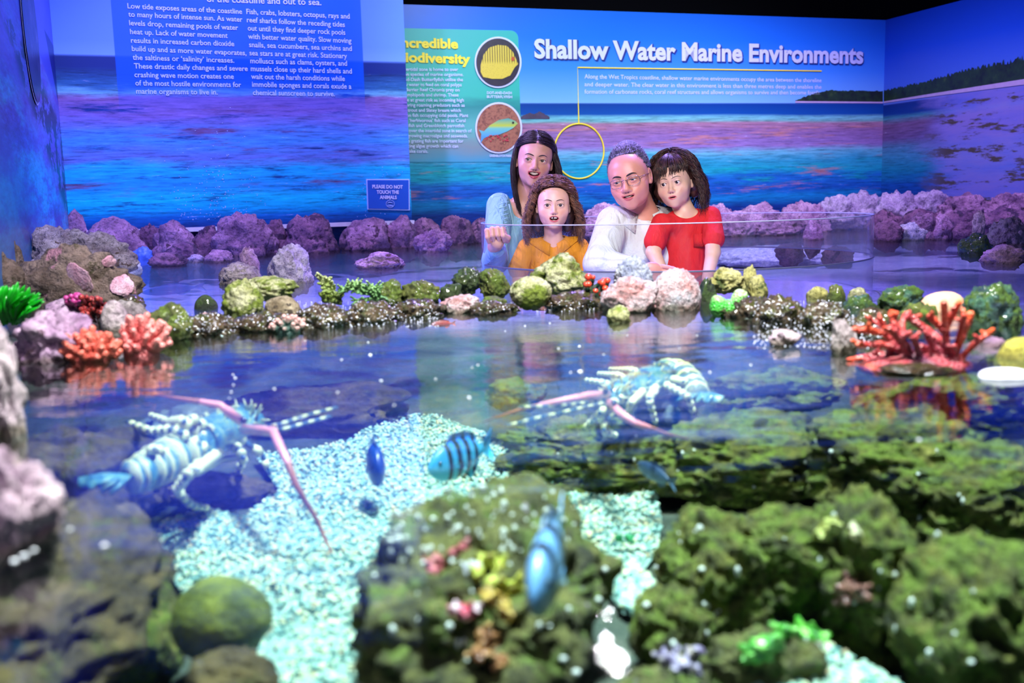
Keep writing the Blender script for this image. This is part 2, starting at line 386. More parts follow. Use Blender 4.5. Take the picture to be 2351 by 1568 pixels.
m_navy = plain('navy_print', lin(20, 45, 130), 0.5, var=0.03)
def wall_root(name, W, px, py, label, cat, **k):
    a, z = W.hit(px, py, 0.004); return empty(name, W.pt(a, z, 0.004), label, cat, **k)
# panel text, left
tl = wall_root('information_text', WL, 540, 215, 'two columns of pale lettering about low tide on the blue wall', 'lettering')
L1 = ["Low tide exposes areas of the coastline", "to many hours of intense sun. As water", "levels drop, remaining pools of water", "heat up. Lack of water movement", "results in increased carbon dioxide",
      "build up and as more water evaporates,", "the saltiness or ‘salinity’ increases.", "These drastic daily changes and severe", "crashing wave motion creates one", "of the most hostile environments for", "marine organisms to live in."]
E1 = [(293, 19, 556, 32), (295, 38, 557, 50), (297, 58, 547, 69), (299, 78, 523, 87), (301, 98, 538, 106), (303, 117, 566, 127), (305, 137, 538, 144), (308, 157, 569, 163), (309, 177, 537, 181), (311, 196, 554, 200), (313, 215, 500, 217)]
L2 = ["Fish, crabs, lobsters, octopus, rays and", "reef sharks follow the receding tides", "out until they find deeper rock pools", "with better water quality. Slow moving", "snails, sea cucumbers, sea urchins and", "sea stars are at great risk. Stationary",
      "molluscs such as clams, oysters, and", "mussels close up their hard shells and", "wait out the harsh conditions while", "immobile sponges and corals exude a", "chemical sunscreen to survive."]
E2 = [(566, 32, 803, 43), (567, 51, 792, 62), (569, 70, 793, 80), (570, 89, 807, 99), (572, 108, 808, 117), (573, 127, 797, 134), (575, 145, 797, 151), (576, 163, 808, 169), (577, 181, 792, 186), (579, 199, 807, 204), (581, 218, 769, 221)]
letter_lines('text_column', WL, [(t, *e, 8.6) for t, e in zip(L1, E1)], m_paper, tl, bold=0.012)
letter_lines('text_column', WL, [(t, *e, 8.6) for t, e in zip(L2, E2)], m_paper, tl, bold=0.012)
letter_lines('closing_line', WL, [("of the coastline and out to sea.", 475, 4, 738, 12, 10.5)], m_paper, tl, bold=0.012)
# title on the back wall
ti = wall_root('title_lettering', WB, 1600, 145, 'large white title reading Shallow Water Marine Environments', 'lettering')
letter_lines('shadow', WB, [("Shallow Water Marine Environments", 1229, 134, 1984, 147, 30)], m_navy, ti, off=0.006, bold=0.055)
letter_lines('letters', WB, [("Shallow Water Marine Environments", 1227, 132, 1982, 145, 30)], m_white, ti, off=0.012, bold=0.034)
pa = wall_root('paragraph_lettering', WB, 1600, 220, 'three lines of small pale lettering under the yellow rule', 'lettering')
P3 = ["Along the Wet Tropics coastline, shallow water marine environments occupy the area between the shoreline", "and deeper water. The clear water in this environment is less than three metres deep and enables the", "formation of carbonate rocks, coral reef structures and allows organisms to survive and then become fossils."]
letter_lines('text_lines', WB, [(P3[0], 1342, 180, 1886, 189, 7), (P3[1], 1342, 198, 1886, 204, 7), (P3[2], 1342, 215, 1884, 217, 7)], m_white, pa, bold=0.008)
# yellow rule and ring on the mural
yr = wall_root('yellow_pointer', WB, 1330, 283, 'thin yellow rule dropping to a yellow ring on the mural', 'graphic')
def wl(W, pts, r, off=0.006): return [W.pt(*W.hit(x, y, off), off) for x, y in pts]
MB().tube(wl(WB, [(1886, 163), (1326, 155), (1329, 283)], 1), 0.0052, 4).build('rule', m_yel, yr, smooth=False)
MB().tube([WB.pt(*WB.hit(1329.5 + 57 * math.cos(t), 347 + 63 * math.sin(t), 0.006), 0.006) for t in np.linspace(0, 2 * math.pi, 49)[:-1]], 0.0058, 5, closed=True).build('ring', m_yel, yr)
# green information panel
gp = wall_root('information_board', WB, 1060, 200, 'green information panel about biodiversity, partly behind the blue wall', 'panel')
def panel_outline(W, pts, off): return [W.pt(*W.hit(x, y, off), off) for x, y in pts]
arc = [(1190 - 18 + 18 * math.sin(t), 86 - 18 * math.cos(t) + 2) for t in np.linspace(0, math.pi / 2, 7)]
ol = [(800, 62)] + arc + [(1196, 300), (1197, 372)] + [(800, 372)]
vv = panel_outline(WB, ol, 0.004)
def ex_fade(T):
    pass
T = NT('teal_panel_print'); g = T.n('ShaderNodeNewGeometry').outputs['Position']; zz = T.n('ShaderNodeSeparateXYZ', {0: g}).outputs[2]
ztop = WB.hit(1060, 66)[1]; zhor = WB.hit(1060, 235)[1]; zlow = WB.hit(1060, 372)[1]
fc = T.n('ShaderNodeMapRange', {0: zz, 1: zlow, 2: ztop}).outputs[0]
nn = T.noise(T.map(g, (3, 3, 14)), 1.0, 5, 0.6)
T.bsdf(Base_Color=T.ramp(T.math('ADD', fc, T.math('MULTIPLY', T.math('SUBTRACT', nn, 0.5), 0.12)), [(0, lin(55, 150, 175)), (0.12, lin(120, 140, 140)), (0.25, lin(90, 175, 160)), (0.42, lin(30, 135, 125)), (0.5, lin(45, 180, 150)), (1, lin(35, 175, 160))]), Roughness=0.45)
link('backing', mesh('backing', vv, [tuple(range(len(vv)))[::-1]]), T.mat, gp, smooth=False)
letter_lines('heading', WB, [("Incredible", 914, 108, 1052, 111, 15.5), ("Biodiversity", 912, 141, 1080, 146, 15.5)], m_yel, gp, off=0.012, bold=0.04)
G = ["The intertidal zone is home to over", "a million species of marine organisms.", "Dot-and-Dash Butterflyfish utilise the", "shallow water to feed on coral polyps", "while Barrier Reef Chromis prey on", "small amphipods and shrimp. These", "fish are at great risk as incoming high", "tides bring roaming predators such as", "Coral trout and Slatey bream which",
     "feast on fish occupying tidal pools. Plant", "eating ‘herbivorous’ fish such as Coral", "Rabbitfish and Greenblotch parrotfish", "move over the intertidal zone in search of", "slow growing macroalgae and seaweeds.", "These grazing fish are important for", "reducing algae growth which can", "overtake corals."]
W_ = [1052, 1064, 1063, 1060, 1055, 1053, 1065, 1067, 1058, 1075, 1069, 1066, 1083, 1074, 1064, 1052, 983]
ls = []
for i, (t, xe) in enumerate(zip(G, W_)):
    y = 163 + i * 11.75; x0 = 902 + i * 1.0
    ls.append((t, x0, y - 0.5, xe, y, 5.6))
letter_lines('text_lines', WB, ls, m_white, gp, off=0.012, bold=0.012)
letter_lines('caption', WB, [("DOT-AND-DASH", 1118, 216, 1175, 216.5, 4.4), ("BUTTERFLYFISH", 1118, 225, 1176, 225.5, 4.4)], m_white, gp, off=0.012, bold=0.02)
letter_lines('caption', WB, [("GREENBLOTCH PARROTFISH", 1124, 360, 1190, 360.5, 3.8)], m_white, gp, off=0.012, bold=0.02)
def disc(name, W, cx, cy, rx, ry, off, mat, parent, n=40):
    v = [W.pt(*W.hit(cx + rx * math.cos(t), cy - ry * math.sin(t), off), off) for t in np.linspace(0, 2 * math.pi, n, endpoint=False)]
    return link(name, mesh(name, v, [tuple(range(n))]), mat, parent, smooth=False)
def fishpic(name, cx, cy, bgc, bgc2, label, kind):
    r = wall_root(name, WB, cx, cy, label, 'picture')
    T = NT(name + '_print'); g = T.n('ShaderNodeNewGeometry').outputs['Position']
    T.bsdf(Base_Color=T.ramp(T.noise(g, 22, 6, 0.7), bgc), Roughness=0.4)
    disc('white_rim', WB, cx, cy, 54, 59, 0.014, m_white, r)
    disc('print', WB, cx, cy, 50, 55, 0.018, T.mat, r)
    czz = WB.hit(cx, cy)[1]
    if kind == 0:
        pts = [(-40, 6), (-33, -18), (-20, -34), (0, -40), (20, -38), (34, -24), (42, -6), (46, 4), (38, 12), (28, 30), (10, 38), (-14, 38), (-34, 34), (-40, 22)]
        T = NT('yellow_fish_print'); g = T.n('ShaderNodeTexCoord').outputs['Object']
        a = math.atan2(WB.u.y, WB.u.x)
        rot = T.n('ShaderNodeVectorRotate', {0: g}); rot.inputs['Angle'].default_value = -a + 0.0; rot.rotation_type = 'Z_AXIS'
        wv = T.n('ShaderNodeTexWave', {0: T.map(rot.outputs[0], (1, 0.0, 0.25)), 'Scale': 19.0, 'Distortion': 0.6}); zz = T.n('ShaderNodeSeparateXYZ', {0: g}).outputs[2]
        zc_ = 0.0
        m = T.math('MULTIPLY', T.step(wv.outputs[1], 0.70, 0.86), T.step(zz, czz - 0.02, czz + 0.01))
        dots = T.math('MULTIPLY', T.math('SUBTRACT', 1.0, T.step(T.voro(g, 110), 0.18, 0.3)), T.math('SUBTRACT', 1.0, T.step(zz, czz - 0.02, czz + 0.0)))
        c = T.mix(m, lin(215, 195, 60), lin(90, 70, 25)); c = T.mix(T.math('MULTIPLY', dots, 0.5), c, lin(150, 120, 40))
        T.bsdf(Base_Color=c, Roughness=0.4)
        v = [WB.pt(*WB.hit(cx - x * 1.0, cy + y, 0.022), 0.022) for x, y in pts][::-1]
        # the fish faces right
        v = [WB.pt(*WB.hit(cx + x, cy + y, 0.022), 0.022) for x, y in pts]
        link('fish', mesh('fish', v, [tuple(range(len(v)))[::-1]]), T.mat, r, smooth=False)
        disc('eye', WB, cx + 34, cy - 8, 4, 5, 0.026, plain('dark_orange_print', lin(190, 90, 30), 0.4), r, 16)
    else:
        pts = [(-40, 14), (-46, 4), (-34, 8), (-20, -6), (0, -18), (22, -22), (38, -16), (44, -10), (34, 0), (20, 8), (0, 16), (-20, 18), (-34, 24), (-42, 36)]
        T = NT('green_fish_print'); g = T.n('ShaderNodeTexCoord').outputs['Object']; zz = T.n('ShaderNodeSeparateXYZ', {0: g}).outputs[2]
        T.bsdf(Base_Color=T.ramp(T.n('ShaderNodeMapRange', {0: zz, 1: czz - 0.06, 2: czz + 0.06}).outputs[0], [(0, lin(80, 150, 190)), (0.45, lin(110, 190, 170)), (0.6, lin(185, 200, 60)), (1, lin(60, 160, 150))]), Roughness=0.4)
        v = [WB.pt(*WB.hit(cx + x, cy + y, 0.022), 0.022) for x, y in pts]
        link('fish', mesh('fish', v, [tuple(range(len(v)))[::-1]]), T.mat, r, smooth=False)
        disc('eye', WB, cx + 33, cy - 12, 2.5, 2.5, 0.026, plain('black_print', (0.01, 0.01, 0.012), 0.4), r, 12)
        mb = MB(); rr = random.Random(4)
        for i in range(26):
            x = cx - 30 + rr.random() * 55; y = cy + 16 + rr.random() * 16
            c = WB.pt(*WB.hit(x, y, 0.020), 0.020); mb.ball(c, 0.0055, 6, 5)
        mb.build('red_berries', plain('red_print', lin(200, 60, 70), 0.5), r)
fishpic('round_fish_picture', 1143.5, 143, [(0.3, (0.01, 0.008, 0.02)), (0.62, (0.03, 0.02, 0.03)), (0.8, lin(90, 60, 60))], None, 'round picture of a yellow striped fish on black, upper right of the green panel', 0)
fishpic('round_fish_picture', 1145, 293.5, [(0.3, lin(60, 30, 30)), (0.5, lin(170, 110, 80)), (0.62, lin(110, 60, 50)), (0.75, lin(235, 180, 110))], None, 'round picture of a green fish over reddish coral, below the striped fish picture', 1)
# oval-looking round picture on the left side wall
cp = empty('round_picture', WS.pt(*WS.hit(66, 80, -0.0)), 'dark round picture with white rim on the left side wall', 'picture')
a_, z_ = WS.hit(66, 60); rz = abs(WS.hit(66, 225)[1] - z_)
T = NT('dark_reef_print'); g = T.n('ShaderNodeNewGeometry').outputs['Position']; T.bsdf(Base_Color=T.ramp(T.noise(g, 14, 6, 0.7), [(0.4, (0.006, 0.006, 0.02)), (0.6, lin(50, 50, 90)), (0.7, lin(120, 120, 170))]), Roughness=0.3)
def sdisc(name, R, off, mat):
    v = [WS.pt(a_ + R * math.cos(t), z_ + R * math.sin(t)) + WS.n * off for t in np.linspace(0, 2 * math.pi, 48, endpoint=False)]
    return link(name, mesh(name, v, [tuple(range(48))]), mat, cp, smooth=False)
sdisc('white_rim', rz, 0.004, m_white); sdisc('print', rz * 0.965, 0.008, T.mat)
# small notice on the blue wall
sg = wall_root('notice_sign', WL, 893, 450, 'small blue notice reading PLEASE DO NOT TOUCH THE ANIMALS', 'sign')
def quad(W, x0, y0, x1, y1, x2, y2, x3, y3, o1, o0=0.0):
    f = [W.pt(*W.hit(x, y, o1), o1) for x, y in ((x0, y0), (x1, y1), (x2, y2), (x3, y3))]
    b = [W.pt(*W.hit(x, y, o1), o0) for x, y in ((x0, y0), (x1, y1), (x2, y2), (x3, y3))]
    return f + b, [(3, 2, 1, 0), (4, 5, 6, 7), (0, 1, 5, 4), (1, 2, 6, 5), (2, 3, 7, 6), (3, 0, 4, 7)]
mb = MB(); mb.add(*quad(WL, 841, 411, 940, 411, 941, 483, 844, 481, 0.010)); mb.build('border', m_paper, sg, smooth=False)
mb = MB(); mb.add(*quad(WL, 843.5, 413.5, 938, 413.5, 938.5, 480.5, 846, 478.5, 0.013)); mb.build('board', plain('royal_blue_print', lin(25, 90, 185), 0.4, var=0.03), sg, smooth=False)
letter_lines('lettering', WL, [("PLEASE DO NOT", 855, 432, 925, 433, 5.6), ("TOUCH THE", 865, 444.5, 916, 445, 5.6), ("ANIMALS", 872, 456.5, 911, 457, 5.6)], m_white, sg, off=0.017, bold=0.035)
eb = MB(); eb.tube([WL.pt(*WL.hit(896 + 9.5 * math.cos(t), 468 - 8.5 * math.sin(t), 0.016), 0.016) for t in np.linspace(0, 2 * math.pi, 24, endpoint=False)], 0.0014, 4, closed=True)
eb.tube(wl(WL, [(889, 467), (893, 464.5), (898, 465), (903, 466.5)], 1, 0.017), [0.0008, 0.0022, 0.0022, 0.0006], 5)
eb.build('emblem', m_paper, sg)
letter_lines('emblem_lettering', WL, [("CORAL", 889.5, 473.5, 903, 473.6, 2.6)], m_paper, sg, off=0.017, bold=0.03)
# printed headland with trees, continuous over the corner
mtree = NT('dark_tree_print'); g = mtree.n('ShaderNodeNewGeometry').outputs['Position']
mtree.bsdf(Base_Color=mtree.ramp(mtree.noise(g, 16, 6, 0.7), [(0.35, lin(8, 20, 25)), (0.6, lin(30, 60, 30)), (0.75, lin(70, 95, 40))]), Roughness=0.5)
msand = plain('pale_shore_print', lin(190, 170, 200), 0.5)
def strip(name, W, top, bot, mat, off, parent):
    v = [W.pt(*W.hit(x, y, off), off) for x, y in top] + [W.pt(*W.hit(x, y, off), off) for x, y in bot]
    n = len(top); f = [(i, n + i, n + i + 1, i + 1) for i in range(n - 1)]
    return link(name, mesh(name, v, f), mat, parent, smooth=False)
hl = empty('headland_print', WB.pt(*WB.hit(1950, 232, 0.004), 0.004), 'printed dark tree-covered headland across the right corner', 'graphic')
rr = random.Random(3)
def jag(x, y, a): return y + rr.uniform(-a, a)
xs = np.linspace(1826, 2027, 60); base = np.interp(xs, [1826, 1870, 1905, 1940, 2027], [231, 214, 207, 208, 208.5])
strip('trees', WB, [(x, jag(x, b, 1.4)) for x, b in zip(xs, base)], [(x, 232.5 + (x - 1826) * 0.008) for x in xs], mtree.mat, 0.004, hl)
strip('shore', WB, [(x, 232 + (x - 1826) * 0.008) for x in xs], [(x, 236 + (x - 1826) * 0.006) for x in xs], msand, 0.005, hl)
xs = np.linspace(2029, 2360, 150); base = np.interp(xs, [2029, 2100, 2160, 2210, 2260, 2300, 2330, 2360], [208, 193, 178, 163, 152, 144, 138, 130])
strip('trees', WR, [(x, jag(x, b, 2 + (x - 2029) * 0.018)) for x, b in zip(xs, base)], [(x, np.interp(x, [2029, 2150, 2360], [233, 214, 181])) for x in xs], mtree.mat, 0.004, hl)
strip('shore', WR, [(x, np.interp(x, [2029, 2150, 2360], [233, 213, 180])) for x in xs], [(x, np.interp(x, [2029, 2150, 2360], [236.5, 220, 193])) for x in xs], msand, 0.005, hl)
ri = empty('reef_rocks_print', WB.pt(*WB.hit(1220, 270, 0.004), 0.004), 'printed dark rocks on the horizon right of the green panel', 'graphic')
xs = np.linspace(1196, 1262, 30); base = np.interp(xs, [1196, 1215, 1228, 1240, 1250, 1262], [268, 259, 262, 255, 262, 269])
strip('rocks', WB, [(x, jag(x, b, 1.2)) for x, b in zip(xs, base)], [(x, 273) for x in xs], plain('brown_rock_print', lin(70, 60, 80), 0.5, var=0.4), 0.004, ri)

# ================================================================ water and pool floor
RC = at(1542, 600, 4.2); RC = Vector((RC.x, 4.2, 0)); RR = 0.80
T = NT('pool_water'); g = T.n('ShaderNodeNewGeometry'); pos = g.outputs['Position']
n1 = T.noise(T.map(pos, (1.0, 2.2, 1)), 5.0, 3, 0.5, 0.4); n2 = T.noise(T.map(pos, (1.0, 1.6, 1)), 34.0, 3, 0.5)
far = T.step(T.n('ShaderNodeSeparateXYZ', {0: pos}).outputs[1], 1.6, 3.0)
n3 = T.noise(T.map(pos, (1.0, 1.2, 1)), 85.0, 3, 0.65)
h = T.math('ADD', T.math('MULTIPLY', n1, 0.0024), T.math('ADD', T.math('MULTIPLY', n2, 0.00035), T.math('MULTIPLY', T.math('MULTIPLY', n3, far), 0.0026)))
bn = T.n('ShaderNodeBump', {'Height': h, 'Strength': 1.0, 'Distance': 1.0}).outputs[0]
dt = T.n('ShaderNodeVectorMath', {0: bn, 1: g.outputs['Incoming']}, operation='DOT_PRODUCT').outputs['Value']
inv = T.math('SUBTRACT', 1.0, T.math('ABSOLUTE', dt), clamp=True)
fr = T.math('ADD', 0.02, T.math('MULTIPLY', T.math('POWER', inv, 5.0), 0.98))
tr = T.n('ShaderNodeBsdfTransparent', {0: (0.84, 0.95, 0.97, 1)})
gl = T.n('ShaderNodeBsdfGlossy', {'Color': (1, 1, 1, 1), 'Roughness': 0.03, 'Normal': bn})
mx = T.n('ShaderNodeMixShader', {0: fr, 1: tr.outputs[0], 2: gl.outputs[0]}); T.t.links.new(mx.outputs[0], T.out.inputs[0])
m_water = T.mat
# one surface with a round hole where the clear dome stands
N = 240; ring = [RC + Vector((math.cos(2 * math.pi * i / N), math.sin(2 * math.pi * i / N), 0)) * (RR + 0.001) for i in range(N)]
g_ = 0.012; pWL = WL.pt(0, 0, g_); segs = [(WL.pt(c1[0], 0, g_), pWL), (pWL, WB.pt(-0.55, 0, g_)), (WB.pt(-0.6, 0, g_), WB.pt(c2[0], 0, g_)), (WR.pt(0, 0, g_), WR.pt(3.2, 0, g_)), (WS.pt(0, 0) + WS.n * g_, WS.pt(3.1, 0) + WS.n * g_),
        (WS.pt(3.1, 0) + WS.n * g_, Vector((-1.9, 1.9, 0))), (Vector((-1.9, 1.9, 0)), Vector((-1.9, -0.6, 0))), (Vector((-1.9, -0.6, 0)), Vector((3.6, -0.6, 0))), (Vector((3.6, -0.6, 0)), WR.pt(3.2, 0, g_))]
outer = []
for i in range(N):
    a = 2 * math.pi * i / N; d = Vector((math.cos(a), math.sin(a), 0)); ts = []
    for p, q in segs:
        e = q - p; den = d.x * e.y - d.y * e.x
        if abs(den) < 1e-9: continue
        t = ((p.x - RC.x) * e.y - (p.y - RC.y) * e.x) / den; u = ((p.x - RC.x) * d.y - (p.y - RC.y) * d.x) / den
        if t > 0 and -0.01 <= u <= 1.01: ts.append(t)
    outer.append(RC + d * min(ts))
wo = link('pool_water', mesh('pool_water', ring + outer, [(i, N + i, N + (i + 1) % N, (i + 1) % N) for i in range(N)]), m_water, smooth=False)
tag(wo, 'clear rippled water filling the whole touch pool', 'water', kind='stuff')
# pool floor: shaped basin
def floor_z(x, y):
    z = -0.24
    if y > 2.2: z = -0.24 + 0.09 * min(1, (y - 2.2) / 0.4)
    z += 0.02 * noise.noise(Vector((x * 2.2, y * 2.2, 0.3))) + 0.008 * noise.noise(Vector((x * 9, y * 9, 4.3)))
    return z
nx, ny = 150, 150; V = np.zeros((nx * ny, 3)); k = 0
xs_ = np.linspace(-4.4, 5.0, nx); ys_ = np.linspace(-0.4, 8.2, ny)
for y in ys_:
    for x in xs_:
        r_ = math.hypot(x - RC.x, y - RC.y)
        V[k] = (x, y, floor_z(x, y) if r_ > RR - 0.10 else -0.42); k += 1
ii, jj = np.meshgrid(np.arange(nx - 1), np.arange(ny - 1)); q = (jj * nx + ii).ravel()
F = np.stack([q, q + 1, q + nx + 1, q + nx], 1)
T = NT('pool_floor_algae_and_sheen'); p = T.n('ShaderNodeNewGeometry').outputs['Position']
nn = T.noise(p, 6, 7, 0.65)
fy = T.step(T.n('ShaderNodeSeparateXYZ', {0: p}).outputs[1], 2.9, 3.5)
T.bsdf(Base_Color=T.mix(fy, T.ramp(nn, [(0.3, lin(16, 26, 30)), (0.5, lin(48, 62, 50)), (0.7, lin(90, 90, 75))]), T.ramp(nn, [(0.3, lin(150, 150, 200)), (0.7, lin(205, 200, 235))])), Roughness=0.8, Normal=T.bump(T.noise(p, 40, 5), 0.8, 0.01))  # back floor painted pale lilac to stand in for light on the water
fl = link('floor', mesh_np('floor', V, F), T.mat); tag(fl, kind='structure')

# ================================================================ clear dome ring
rg = empty('viewing_ring', RC, 'low clear acrylic ring around the four people', 'viewing ring')
T = NT('clear_acrylic'); g = T.n('ShaderNodeNewGeometry')
dt = T.n('ShaderNodeVectorMath', {0: g.outputs['Normal'], 1: g.outputs['Incoming']}, operation='DOT_PRODUCT').outputs['Value']
inv = T.math('SUBTRACT', 1.0, T.math('ABSOLUTE', dt), clamp=True)
fr = T.math('MINIMUM', T.math('ADD', 0.035, T.math('MULTIPLY', T.math('POWER', inv, 5.0), 0.9)), 0.75)
haze = T.math('ADD', T.math('MULTIPLY', T.step(T.noise(T.map(g.outputs['Position'], (1, 1, 0.25)), 14, 5, 0.6), 0.45, 0.8), 0.05), T.math('MULTIPLY', T.math('POWER', inv, 3.0), 0.25))
tr = T.n('ShaderNodeBsdfTransparent', {0: (0.95, 0.96, 0.985, 1)}); gl = T.n('ShaderNodeBsdfGlossy', {'Roughness': 0.02})
df = T.n('ShaderNodeBsdfDiffuse', {0: (0.65, 0.65, 0.8, 1)})
m1 = T.n('ShaderNodeMixShader', {0: haze, 1: tr.outputs[0], 2: df.outputs[0]})
mx = T.n('ShaderNodeMixShader', {0: fr, 1: m1.outputs[0], 2: gl.outputs[0]}); T.t.links.new(mx.outputs[0], T.out.inputs[0])
m_acr = T.mat
ZR = 0.164
def cyl(r, z0, z1, n=128):
    v = []
    for z in (z0, z1):
        v += [RC + Vector((r * math.cos(2 * math.pi * i / n), r * math.sin(2 * math.pi * i / n), z)) for i in range(n)]
    return v, [(i, (i + 1) % n, n + (i + 1) % n, n + i) for i in range(n)]
mb = MB(); mb.add(*cyl(RR, -0.36, ZR)); mb.build('clear_wall', m_acr, rg)
mr = plain('polished_acrylic_edge', (0.55, 0.58, 0.75), 0.15, spec=0.8)
mb = MB(); n = 128
v = []
for r, z in ((RR - 0.010, ZR - 0.001), (RR, ZR - 0.001), (RR, ZR + 0.003), (RR - 0.010, ZR + 0.003)):
    v += [RC + Vector((r * math.cos(2 * math.pi * i / n), r * math.sin(2 * math.pi * i / n), z)) for i in range(n)]
mb.add(v, [(a * n + i, a * n + (i + 1) % n, b * n + (i + 1) % n, b * n + i) for a, b in ((0, 1), (1, 2), (2, 3), (3, 0)) for i in range(n)])
mb.build('rim', mr, rg)
mb = MB().tube([RC + Vector((math.cos(t), math.sin(t), 0)) * RR + Vector((0, 0, 0.001)) for t in np.linspace(0, 2 * math.pi, 128, endpoint=False)], 0.0035, 5, closed=True)
mb.build('sealing_bead', plain('grey_sealant', (0.10, 0.11, 0.16), 0.4), rg)
v, f = cyl(RR - 0.012, -0.40, -0.155); mb = MB(); mb.add(v, f); mb.build('base_band', plain('blue_fibreglass', lin(30, 70, 190), 0.4), rg)

# splashed droplets drying on the blue wall
rr = random.Random(77); mb = MB()
for i in range(260):
    px = rr.gauss(490, 48) if i < 200 else rr.uniform(820, 930); py = 505 - abs(rr.gauss(0, 85)) if i < 200 else rr.uniform(380, 500)
    if 841 < px < 941 and 410 < py < 484: continue
    mb.ball(WL.pt(*WL.hit(px, py, 0.001), 0.001), rr.uniform(.0012, .0032), 6, 4)
o = mb.build('wall_droplets', m_paper, loc=(0, 0, 0)); tag(o, 'tiny white splash droplets on the lower part of the blue wall', 'droplets', kind='stuff')
# ================================================================ organic shapes: distance fields meshed by surface nets
class Field:
    def __init__(s, lo, hi, h):
        s.lo = np.array(lo, float); s.h = h
        s.dim = np.maximum(np.ceil((np.array(hi, float) - s.lo) / h).astype(int) + 1, 4)
        s.g = np.full(s.dim, 1.0, np.float32)
    def _sub(s, a, b):
        i0 = np.clip(np.floor((np.array(a) - s.lo) / s.h).astype(int), 0, s.dim - 1)
        i1 = np.clip(np.ceil((np.array(b) - s.lo) / s.h).astype(int) + 1, 1, s.dim)
        if np.any(i1 <= i0): return None
        ax = [(s.lo[k] + s.h * np.arange(i0[k], i1[k])).astype(np.float32) for k in range(3)]
        return tuple(slice(i0[k], i1[k]) for k in range(3)), ax[0][:, None, None], ax[1][None, :, None], ax[2][None, None, :]
    def _put(s, sl, d, k, sub):
        a = s.g[sl]
        if sub:
            d = -d
            if k > 0:
                t = np.clip(0.5 - 0.5 * (a - d) / k, 0, 1); s.g[sl] = a * (1 - t) + d * t + k * t * (1 - t)
            else: s.g[sl] = np.maximum(a, d)
        else:
            if k > 0:
                t = np.clip(0.5 + 0.5 * (a - d) / k, 0, 1); s.g[sl] = a * (1 - t) + d * t - k * t * (1 - t)
            else: s.g[sl] = np.minimum(a, d)
    def ell(s, c, r, k=0.01, R=None, sub=False, wob=0):
        c = np.array(c, float); r = np.array(r if hasattr(r, '__len__') else (r, r, r), float); m = r.max() + k * 1.5 + s.h * 3
        q = s._sub(c - m, c + m)
        if q is None: return s
        sl, x, y, z = q; x = x - c[0]; y = y - c[1]; z = z - c[2]
        if R is not None:
            x, y, z = (R[0][0] * x + R[1][0] * y + R[2][0] * z), (R[0][1] * x + R[1][1] * y + R[2][1] * z), (R[0][2] * x + R[1][2] * y + R[2][2] * z)
        k0 = np.sqrt((x / r[0]) ** 2 + (y / r[1]) ** 2 + (z / r[2]) ** 2); k1 = np.sqrt((x / r[0] ** 2) ** 2 + (y / r[1] ** 2) ** 2 + (z / r[2] ** 2) ** 2)
        d = k0 * (k0 - 1) / np.maximum(k1, 1e-6)
        d = np.where(k0 < 1e-4, -r.min(), d)
        s._put(sl, d.astype(np.float32), k, sub); return s
    def cap(s, a, b, ra, rb=None, k=0.01, sub=False):
        rb = ra if rb is None else rb
        a = np.array(a, float); b = np.array(b, float); m = max(ra, rb) + k * 1.5 + s.h * 3
        q = s._sub(np.minimum(a, b) - m, np.maximum(a, b) + m)
        if q is None: return s
        sl, x, y, z = q; ab = b - a; L = max(float(ab @ ab), 1e-9)
        t = np.clip(((x - a[0]) * ab[0] + (y - a[1]) * ab[1] + (z - a[2]) * ab[2]) / L, 0, 1)
        d = np.sqrt((x - a[0] - ab[0] * t) ** 2 + (y - a[1] - ab[1] * t) ** 2 + (z - a[2] - ab[2] * t) ** 2) - (ra + (rb - ra) * t)
        s._put(sl, d.astype(np.float32), k, sub); return s
    def chain(s, pts, rad, k=0.01):
        for i in range(len(pts) - 1): s.cap(pts[i], pts[i + 1], rad[i], rad[i + 1], k)
        return s
    def val(s, p):
        q = (np.asarray(p, float) - s.lo) / s.h; q = np.clip(q, 0, s.dim - 1.001); i = q.astype(int); t = q - i; r = 0
        for a in (0, 1):
            for b in (0, 1):
                for c in (0, 1): r += s.g[i[0] + a, i[1] + b, i[2] + c] * (t[0] if a else 1 - t[0]) * (t[1] if b else 1 - t[1]) * (t[2] if c else 1 - t[2])
        return float(r)
    def lay(s, p, d, eps=0.0, L=0.12):                     # move p along d until it rests on the surface
        p = np.array(p, float); d = np.array(d, float); d /= np.linalg.norm(d); st = s.h * .4; t = 0
        while t < L and s.val(p + d * t) > 0: t += st
        return p + d * (t - eps) if t < L else p
    def mesh(s, name):
        g = s.g; ins = g < 0
        for ax in range(3):                                 # keep the surface closed at the border
            for e in (0, -1):
                ix = [slice(None)] * 3; ix[ax] = e; g[tuple(ix)] = np.maximum(g[tuple(ix)], 1e-4)
        ins = g < 0
        nx, ny, nz = g.shape; cx, cy, cz = nx - 1, ny - 1, nz - 1
        cnt = np.zeros((cx, cy, cz), np.int8)
        for dx in (0, 1):
            for dy in (0, 1):
                for dz in (0, 1): cnt += ins[dx:dx + cx, dy:dy + cy, dz:dz + cz]
        act = (cnt > 0) & (cnt < 8); idx = np.argwhere(act); vid = np.full(act.shape, -1, np.int32); vid[act] = np.arange(len(idx))
        acc = np.zeros((len(idx), 3)); num = np.zeros(len(idx))
        I, J, K = idx.T
        cor = [(a, b, c) for a in (0, 1) for b in (0, 1) for c in (0, 1)]
        for p in cor:
            for ax in range(3):
                if p[ax]: continue
                q2 = list(p); q2[ax] = 1
                va = g[I + p[0], J + p[1], K + p[2]]; vb = g[I + q2[0], J + q2[1], K + q2[2]]
                m = (va < 0) != (vb < 0); t = np.where(m, va / np.where(m, va - vb, 1), 0)
                for c in range(3): acc[:, c] += np.where(m, p[c] + (t if c == ax else 0), 0)
                num += m
        V = s.lo + s.h * (idx + acc / np.maximum(num, 1)[:, None])
        F = []
